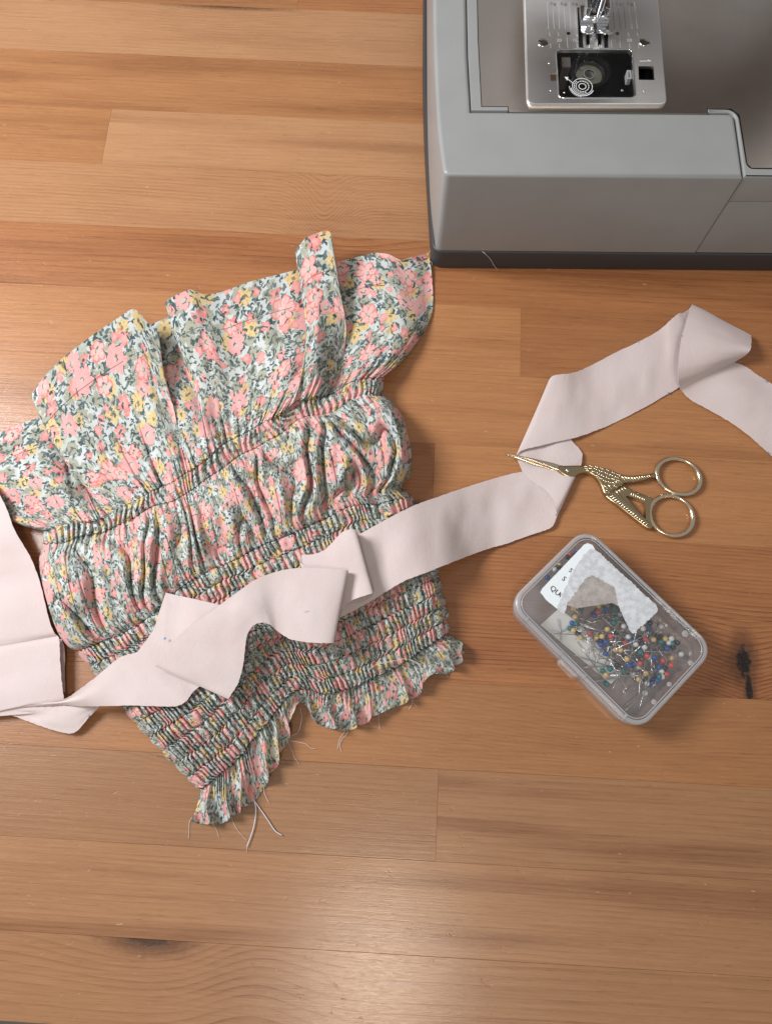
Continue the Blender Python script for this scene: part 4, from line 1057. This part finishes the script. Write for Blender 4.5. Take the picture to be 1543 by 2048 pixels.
# leaves over the blooms' rims
for (sz, ox, oy, la, lb, kp) in ((4.6, 4.7, 9.9, 2.1, .74, .42), (3.4, 14.7, 1.9, 1.5, .55, .30)):
    l3, lc3 = leaves(sz, ox, oy, la, lb, kp)
    l3 = ft.m_('MULTIPLY', l3, ft.m_('SUBTRACT', 1.0, ft.m_('MULTIPLY', m4, ft.mr(d4, .8, 1.6))))
    l3 = ft.m_('MULTIPLY', l3, ft.m_('SUBTRACT', 1.0, ft.m_('MULTIPLY', m5, ft.mr(d5, .8, 1.6))))
    col = ft.mix(l3, col, ft.mix(lc3[1], (0.038, 0.064, 0.070), (0.13, 0.175, 0.17)))
vx, vy, _ = ft.xyz(fuv)
weave = ft.m_('MULTIPLY', ft.m_('SINE', ft.m_('MULTIPLY', vx, 14.0)), ft.m_('SINE', ft.m_('MULTIPLY', vy, 14.0)))
hh = ft.m_('ADD', ft.m_('MULTIPLY', weave, .3), ft.noise(fuv, 2.2, 3.0, .6))
fb = ft.pbsdf(Base_Color=col, Roughness=.8, Normal=ft.bump(hh, .3, .00016), Specular_IOR_Level=.25, Sheen_Weight=.12)
tl = ft.n('BsdfTranslucent', {0: col})
M_flo = ft.end(ft.n('MixShader', {0: .10, 1: fb.outputs[0], 2: tl.outputs[0]}))

# ------------------------------------------------------------------ garment surface
NS = 940
sv = np.linspace(0, 1, NS)
def Pv(px, py, z):
    u = (px-771.5)/CAM_F; v = (1024-py)/CAM_F
    t = (CAM_H-z)/(math.cos(CAM_T)-v*math.sin(CAM_T))
    return np.stack([u*t, t*(math.sin(CAM_T)+v*math.cos(CAM_T)), z+0*px], -1)
def resamp(pts, n, smooth=0, crv=True):
    p = np.array(smoothpoly(pts, 8, False)) if crv else np.array(pts, float)
    l = np.concatenate([[0], np.cumsum(np.linalg.norm(np.diff(p[:, :2], axis=0), axis=1))]); l /= l[-1]
    q = np.stack([np.interp(np.linspace(0, 1, n), l, p[:, k]) for k in range(p.shape[1])], 1)
    if smooth:
        kx = np.exp(-.5*(np.arange(-3*smooth, 3*smooth+1)/smooth)**2); kx /= kx.sum()
        for k in range(q.shape[1]):
            e = np.pad(q[:, k], 3*smooth, mode='reflect', reflect_type='odd'); q[:, k] = np.convolve(e, kx, 'valid')
    return q
def coons(top, bot, left, right, nt, kp=1.0):
    t = np.linspace(0, 1, nt)[:, None, None]; s_ = sv[None, :, None]
    T, B = top[None], bot[None]; Lf, Rt = resamp(left, nt)[:, None, :], resamp(right, nt)[:, None, :]
    wl, wr_ = (1-s_)**kp, s_**kp
    return (1-t)*T+t*B+wl*(Lf-(1-t)*T[:, :1]-t*B[:, :1])+wr_*(Rt-(1-t)*T[:, -1:]-t*B[:, -1:])
FG = 60.0
def gather(t, seed):   # fine gathers, continuous over all panels
    w_ = (vn(sv[None, :]*FG*.30, t, seed)-.5)*2.6+(vn(sv[None, :]*FG*.11, t*.5, seed+1)-.5)*3.0
    return np.abs(np.sin(math.pi*(FG*sv[None, :]+w_)))
rim = (1-np.abs(2*sv-1)**7)**.5      # the cloth rolls under at both sides
rim2 = np.clip(np.minimum(sv, 1-sv)/.045, 0, 1)
rimz = np.sqrt(1-(1-rim2)**2)

A1 = resamp([(85,1062),(180,1037),(265,1008),(340,965),(420,905),(520,845),(600,808),(690,775),(768,754)], NS)
A2 = resamp([(88,1096),(185,1070),(270,1040),(350,998),(430,943),(525,882),(610,840),(695,808),(764,788)], NS)
B1 = resamp([(158,1302),(200,1283),(265,1254),(320,1215),(367,1177),(414,1150),(507,1097),(601,1060),(704,1017),(820,992)], NS)
BN = resamp([(402,1580),(444,1548),(482,1512),(522,1462),(562,1412),(602,1378),(650,1388),(700,1377),(780,1341),(840,1305),(896,1268)], NS)
A1[:, 1] += (vn(sv*13, sv*0, 81)-.5)*15; A2[:, 1] += (vn(sv*13, sv*0, 81)-.5)*13+(vn(sv*17, sv*0+4, 82)-.5)*8; B1[:, 1] += (vn(sv*12, sv*0+7, 83)-.5)*12
EDGE = [(-75,900,4),(40,848,5),(104,827,4),(150,800,1.5),(165,790,1.5),(110,800,5),(63,797,8),(60,790,9.5),(98,742,13),(130,712,13.5),(185,670,14.5),(262,618,15),(272,617,14.5),(290,640,13),(322,668,11),(300,665,6),(275,655,3),(300,650,2),(340,632,2.5),(352,640,3),(340,628,6),(329,607,9),(332,600,10),(380,577,11.5),(408,590,9),(440,585,7),(500,563,6),(592,540,5),(625,535,2.5),(640,530,2.5),(600,530,6),(589,512,11),(592,498,13),(612,474,16),(650,460,17),(662,462,17),(665,490,15),(663,525,12),(650,540,6),(630,530,3),(650,526,2.5),(690,520,4),(750,505,6),(778,508,7),(800,521,6),(830,512,5),(856,505,3)]
EDGE = [(a, b, 1+(c-1)*1.45) for a, b, c in EDGE]
E0 = resamp(EDGE, NS, smooth=3, crv=False)

UW = 430.0
parts = []
def grid_obj(name, X, uvv, mat, parent, org):
    nt, ns = X.shape[:2]
    m = bpy.data.meshes.new(name)
    v = (X.reshape(-1, 3)-np.array(org))*S
    m.vertices.add(len(v)); m.vertices.foreach_set('co', v.astype(np.float32).reshape(-1))
    i = np.arange(nt-1)[:, None]*ns+np.arange(ns-1)[None, :]
    f = np.stack([i, i+ns, i+ns+1, i+1], -1).reshape(-1)
    nf = (nt-1)*(ns-1)
    m.loops.add(nf*4); m.loops.foreach_set('vertex_index', f.astype(np.int32))
    m.polygons.add(nf); m.polygons.foreach_set('loop_start', (np.arange(nf)*4).astype(np.int32))
    m.polygons.foreach_set('use_smooth', np.ones(nf, dtype=bool))
    m.update(calc_edges=True)
    ul = m.uv_layers.new(name='print'); ul.data.foreach_set('uv', uvv.reshape(-1, 2)[f].astype(np.float32).reshape(-1))
    m.materials.append(mat); m.validate()
    return link(bpy.data.objects.new(name, m), parent)

GO = P(480, 1080, 0)
gar = empty('floral_garment', GO)
tag(gar, 'gathered floral print cotton garment with shirred rows and frilled edge', 'garment')

vacc = 0.0
def uvgrid(nt, v0, v1, du=None):
    t = np.linspace(v0, v1, nt)[:, None]
    u = np.broadcast_to(sv[None, :]*UW, (nt, NS)).copy()
    if du is not None: u += du
    return np.stack([u, np.broadcast_to(t, (nt, NS))], -1)

ZC = 15.0
zside = 1.2+(ZC-1.2)*rimz
# --- upper ruffle
nt = 190; t = np.linspace(0, 1, nt)[:, None]
Lr = [(-75,900),(-60,960),(-20,1010),(30,1045),(85,1062)]; Rr = [(856,505),(862,560),(862,628),(838,678),(802,724),(768,754)]
xy = coons(E0[:, :2], A1, Lr, Rr, nt)
te = t**1.25
zz = (1-te)*E0[None, :, 2]+te*zside[None, :]
G = gather(np.full_like(t, .0)+t*2.2, 3)
wr = (vn(sv[None, :]*14+(1-t)*1.2, t*1.2, 21)-.5)*19.0*(t*(1.15-t))**.8*2.0
wr2 = (vn(sv[None, :]*40+t, t*3, 22)-.5)*3.2*t**2
wr3 = (vn(sv[None, :]*14, t*9, 23)-.5)*1.2
cre = -2.6*np.exp(-((vn(sv[None, :]*17+t*.8, t*.7, 24)-.5)/.09)**2)*np.clip(t*1.6, 0, 1)*np.clip(1.3-t, 0, 1)
cre = cre-2.2*np.exp(-((vn(sv[None, :]*44+t*.6, t*.9, 25)-.5)/.07)**2)*np.clip((t-.35)/.65, 0, 1)**1.3
hz = cre+wr+wr2+wr3*(.3+t)+1.9*G*np.clip((t-.66)/.34, 0, 1)**1.8
hz = hz*np.clip(rimz[None, :]+.35, 0, 1)
zz = np.maximum(zz+hz, .5)
# sideways lean of the folds, so that pleats overhang a little
lean = (vn(sv[None, :]*26+.4, t*1.6, 31)-.5)*16*(t*(1-t))*2.2
xy[:, :, 0] += lean*.9; xy[:, :, 1] -= lean*.45
X = Pv(xy[..., 0], xy[..., 1], zz)
ruf = grid_obj('ruffle', X, uvgrid(nt, 0, 82), M_flo, gar, GO); XR = X
# --- gathered band between the two elastic lines
nt = 30; t = np.linspace(0, 1, nt)[:, None]
xy = (1-t[:, :, None])*A1[None]+t[:, :, None]*A2[None]
G = gather(2.2+t*.8, 3)
env = .7+.55*np.sin(math.pi*t)**.7
z = zside[None, :]+2.2*G*(.45+.9*vn(sv[None, :]*FG*.4, t*1.2, 27))*env*np.clip(rimz[None, :]+.2, 0, 1)+.3*np.sin(math.pi*t)-.2
X = Pv(xy[..., 0], xy[..., 1], z)
X[0] = XR[-1]
bnd = grid_obj('gathered_band', X, uvgrid(nt, 82, 95), M_flo, gar, GO); XB_ = X
# --- puffed panel
nt = 150; t = np.linspace(0, 1, nt)[:, None]
Lr = [(88,1096),(78,1120),(84,1165),(100,1225),(118,1270),(138,1295),(158,1302)]; Rr = [(764,788),(796,818),(814,862),(822,905),(820,950),(803,972),(812,984),(820,992)]
xy = coons(A2, B1, Lr, Rr, nt, 4.0)
F2 = 15.0
w2 = (vn(sv[None, :]*9.0, t*1.1, 41)-.5)*3.4+(vn(sv[None, :]*21.0, t*2.2, 42)-.5)*1.3
big = np.abs(np.sin(math.pi*(F2*sv[None, :]+w2)))**.6
amp = .35+1.1*vn(sv[None, :]*15, t*1.5, 43)
envp = np.sin(math.pi*np.clip(t, 0, 1))**.65
Ga = gather(3.0+t*1.2, 3)
near = np.exp(-(t/.13)**1.6)+np.exp(-((1-t)/.13)**1.6)
z = zside[None, :]+(10.0*big*amp*envp+2.6*np.sin(math.pi*t)**.8+1.7*Ga*near*.9+(vn(sv[None, :]*50, t*7, 44)-.5)*1.0*envp)*np.clip(rimz[None, :]+.15, 0, 1)
z += (vn(sv[None, :]*30, t*2.4, 46)-.5)*3.4*envp
z -= 1.0*np.exp(-((vn(sv[None, :]*38, t*1.5, 47)-.5)/.06)**2)*envp*np.clip(rimz[None, :], 0, 1)
lean = (vn(sv[None, :]*19, t*1.3, 45)-.5)*12*envp
xy[:, :, 0] += lean*rimz[None, :]*.8; xy[:, :, 1] -= lean*rimz[None, :]*.35
X = Pv(xy[..., 0], xy[..., 1], z)
X[0] = XB_[-1]
puf = grid_obj('puffed_panel', X, uvgrid(nt, 95, 158), M_flo, gar, GO); XP = X
# --- shirred panel
NR = 11
nt = 16*(NR-1)+1; nt = nt*2-1; t = np.linspace(0, 1, nt)[:, None]
Lr = [(158,1302),(190,1342),(250,1418),(325,1502),(402,1580)]; Rr = [(820,992),(836,1045),(868,1135),(884,1200),(896,1268)]
xy = coons(B1, BN, Lr, Rr, nt)
wr_ = t*(NR-1); p_ = np.abs(np.sin(math.pi*wr_))
wc = np.floor(wr_-.5); wf = np.clip((wr_-.5-wc-.30)/.40, 0, 1); wc = wc+wf*wf*(3-2*wf)
G = gather(4.2+wc*.8, 3)
ampc = .45+1.05*vn(sv[None, :]*FG*.42, wr_*1.05, 51)
dome = 1.6*np.sin(math.pi*t)
# two small bumps where the cloth below is ridged
z = zside[None, :]+(1.7*G**.6+2.0*G**.55*ampc*p_**.35+.1*p_+(vn(sv[None, :]*FG*1.3, wr_*2.2, 54)-.5)*1.3)*np.clip(rimz[None, :]+.25, 0, 1)+dome*rimz[None, :]-.5
edge_w = (p_**.8)*1.6*(1-rimz[None, :])**1.0
xy[:, :, 0] += edge_w*np.where(sv[None, :] > .5, 4, -4)
jit = (vn(sv[None, :]*FG*.8, wr_*1.4, 52)-.5)*5.0
xy[:, :, 0] += jit*.8; xy[:, :, 1] += jit*.3
lowz = np.clip((t-.55)/.45, 0, 1)**1.5
z = z-lowz*6.0*rimz[None, :]
X = Pv(xy[..., 0], xy[..., 1], z)
X[0] = XP[-1]
shi = grid_obj('shirred_panel', X, uvgrid(nt, 158, 296), M_flo, gar, GO); XS = X
# --- frilled hem
HEM = resamp([(386,1642),(430,1648),(468,1628),(505,1600),(532,1562),(556,1522),(572,1482),(585,1440),(604,1402),(622,1432),(650,1452),(690,1458),(735,1440),(780,1416),(830,1392),(862,1352),(900,1340),(932,1304)], NS)
nt = 46; t = np.linspace(0, 1, nt)[:, None]
xy = coons(BN, HEM, [(402,1580),(393,1610),(386,1642)], [(896,1268),(918,1280),(932,1304)], nt)
FH = 13.0
wh = (vn(sv[None, :]*13, t*.8+3, 61)-.5)*1.2
phh = 2*math.pi*(FH*sv[None, :]+wh)
am = .7+.6*vn(sv[None, :]*11, t*.3, 62)
wave = np.sin(phh); wav2 = np.sin(2*phh+1.0)
Gh = gather(4.2+(NR-1.5)*.8+t*.4, 3)
zb = (zside-.5-6.0*rimz)[None, :]
z = (1-t)*zb+t*(5.2+0*sv)[None, :]+(4.0*wave*am*t**.8+.3*wav2*t)+1.8*Gh*(1-t)**1.5*rimz[None, :]
z = np.maximum(z, .7)
sh = 3.5*np.cos(phh+.5)*am*t
xy[:, :, 0] += sh*.92; xy[:, :, 1] -= sh*.40
out = 11.0*(np.abs(np.cos(phh/2+.6))**.7-.55)*am*t
xy[:, :, 0] += out*.25; xy[:, :, 1] += out*.8
X = Pv(xy[..., 0], xy[..., 1], z)
X[0] = XS[-1]
hem = grid_obj('hem_frill', X, uvgrid(nt, 296, 318), M_flo, gar, GO); XH = X
for o in (ruf, hem):
    sd = o.modifiers.new('thickness', 'SOLIDIFY'); sd.thickness = .22*S; sd.offset = -1
    es = o.modifiers.new('crisp_edge', 'EDGE_SPLIT'); es.split_angle = R(70)

# --- elastic stitch lines
M_elas = simple('dark_elastic_thread', (0.020, 0.032, 0.036), .7)
def stitch(name, pts, lift, rad, parent, zig=.35, n=5):
    p = np.array(pts)
    kx = np.ones(5)/5
    zs = np.convolve(np.pad(p[:, 2], 2, mode='edge'), kx, 'valid')
    p[:, 2] = np.maximum(zs, p[:, 2])+lift
    p = p[::2].copy()
    k = np.arange(len(p)); p[:, 1] += zig*np.where((k//3) % 2 == 0, 1, -1)*(.5+vn(k*.2, k*0., 77))
    MB().tube(p-np.array(GO), rad, n).build(name, M_elas, parent, smooth=True)
stitch('stitch_line', XR[-2], .10, .20, bnd); stitch('stitch_line', XB_[-2], .10, .20, bnd)
stp = (XS.shape[0]-1)//(NR-1)
for k in range(NR):
    stitch('stitch_line', XS[min(max(k*stp, 1), XS.shape[0]-2)], .10, .24, shi)
M_hemth = simple('hem_thread', (0.07, 0.08, 0.08), .7)
hl = XR[int(.215*XR.shape[0])].copy(); hl[:, 2] += .16
for a, b in ((60, 200), (205, 330), (340, 470), (478, 640), (655, 900)):
    MB().tube((hl[a:b:3]-np.array(GO)), .09, 5).build('stitch_line', M_hemth, ruf, smooth=True)

# --- frayed threads
M_thr = simple('loose_cotton', (0.66, 0.62, 0.60), .85); M_ela2 = simple('white_elastic', (0.60, 0.58, 0.62), .6)
def c4r(l, z): return [(220+x/3.2146, 1280+y/3.2146, z) for x, y in l]
def c6r(l, z): return [(480+x/3.2146, 980+y/3.2146, z) for x, y in l]
TH = [(c4r([(528,1140),(512,1165),(507,1220),(505,1275)], .6), .10, M_thr), (c4r([(660,1180),(682,1215),(700,1270)], .6), .09, M_thr),
      (c4r([(778,1105),(785,1150),(815,1215),(880,1290)], .7), .10, M_thr), (c4r([(950,850),(985,920),(990,980),(1020,1045)], 1.2), .11, M_thr),
      (c4r([(895,985),(925,1030),(938,1100),(922,1210),(880,1330)], 1.0), .32, M_ela2), (c4r([(905,1000),(950,1065),(1010,1150),(1060,1225),(1105,1255)], 1.0), .30, M_ela2),
      (c4r([(880,1330),(878,1370)], .5), .08, M_thr),
      (c4r([(1080,630),(1130,640),(1165,700),(1185,750),(1215,800)], .8), .10, M_thr), (c4r([(1075,628),(1150,645),(1250,665),(1290,695),(1320,695)], .8), .11, M_thr),
      (c4r([(1222,430),(1232,500),(1215,580),(1190,605),(1120,640),(1100,680),(1098,730)], 2.5), .12, M_thr),
      (c6r([(700,1470),(680,1540),(640,1600),(625,1665)], .8), .11, M_thr), (c6r([(715,1475),(690,1560),(655,1600),(640,1640),(650,1680)], .8), .11, M_thr),
      (c6r([(885,1410),(890,1470),(897,1540)], .6), .10, M_thr), (c6r([(935,1390),(930,1430),(938,1450)], .6), .10, M_thr), (c6r([(790,1440),(820,1475),(845,1500)], .7), .10, M_thr),
      (c6r([(1110,1335),(1105,1370),(1085,1410)], .7), .11, M_thr), (c6r([(1095,1340),(1115,1370),(1135,1392)], .7), .10, M_thr), (c6r([(1290,1160),(1320,1180),(1338,1205)], .7), .11, M_thr),
      (c6r([(1085,1090),(1140,1120),(1180,1170),(1165,1235),(1120,1240),(1100,1190),(1140,1150),(1180,1150)], 13), .11, M_thr),
      (c6r([(820,1165),(870,1125),(950,1108),(1050,1086),(1120,1100),(1160,1130)], 17.5), .11, M_thr), (c6r([(825,1150),(900,1112),(985,1098),(1060,1084)], 17.5), .08, M_thr),
      ([(856,520,4), (862,524,4), (864,530,3)], .09, M_thr), ([(858,548,4), (864,556,3)], .08, M_thr), ([(859,575,4), (865,582,3)], .08, M_thr), ([(856,507,4), (860,500,6), (857,494,9)], .10, M_thr),
      (c4r([(720,1080),(760,1105),(765,1140)], 2.5), .12, M_thr), (c4r([(850,1030),(860,1090)], 1.0), .08, M_thr), (c4r([(835,1040),(840,1110)], 1.0), .08, M_thr)]
for pts, rd, mt in TH:
    w3 = [tuple(np.array(P(*q))-np.array(GO)) for q in pts]
    MB().tube(smoothpoly(w3, 6, False) if len(w3) > 2 else w3, rd, 5).build('loose_thread', mt, gar, smooth=True)
# thread snippet caught on the machine's plinth
pts = [P(964, 503, 17.6), P(970, 508, 17.5), P(980, 518, 12.0), P(987, 529, 5.5), P(994, 538, .7)]
pts = [(x, min(y, 283.2-(0.6 if i > 1 else -2)), z) for i, (x, y, z) in enumerate(pts)]
pc0 = np.array(pts[-1])
o = MB().tube([tuple(np.array(q)-pc0) for q in smoothpoly(pts, 6, False)], .16, 5).build('thread_snippet', M_thr, None, smooth=True)
o.location = Vector(pc0)*S
tag(o, 'short white thread hanging down the dark base of the sewing machine', 'thread')
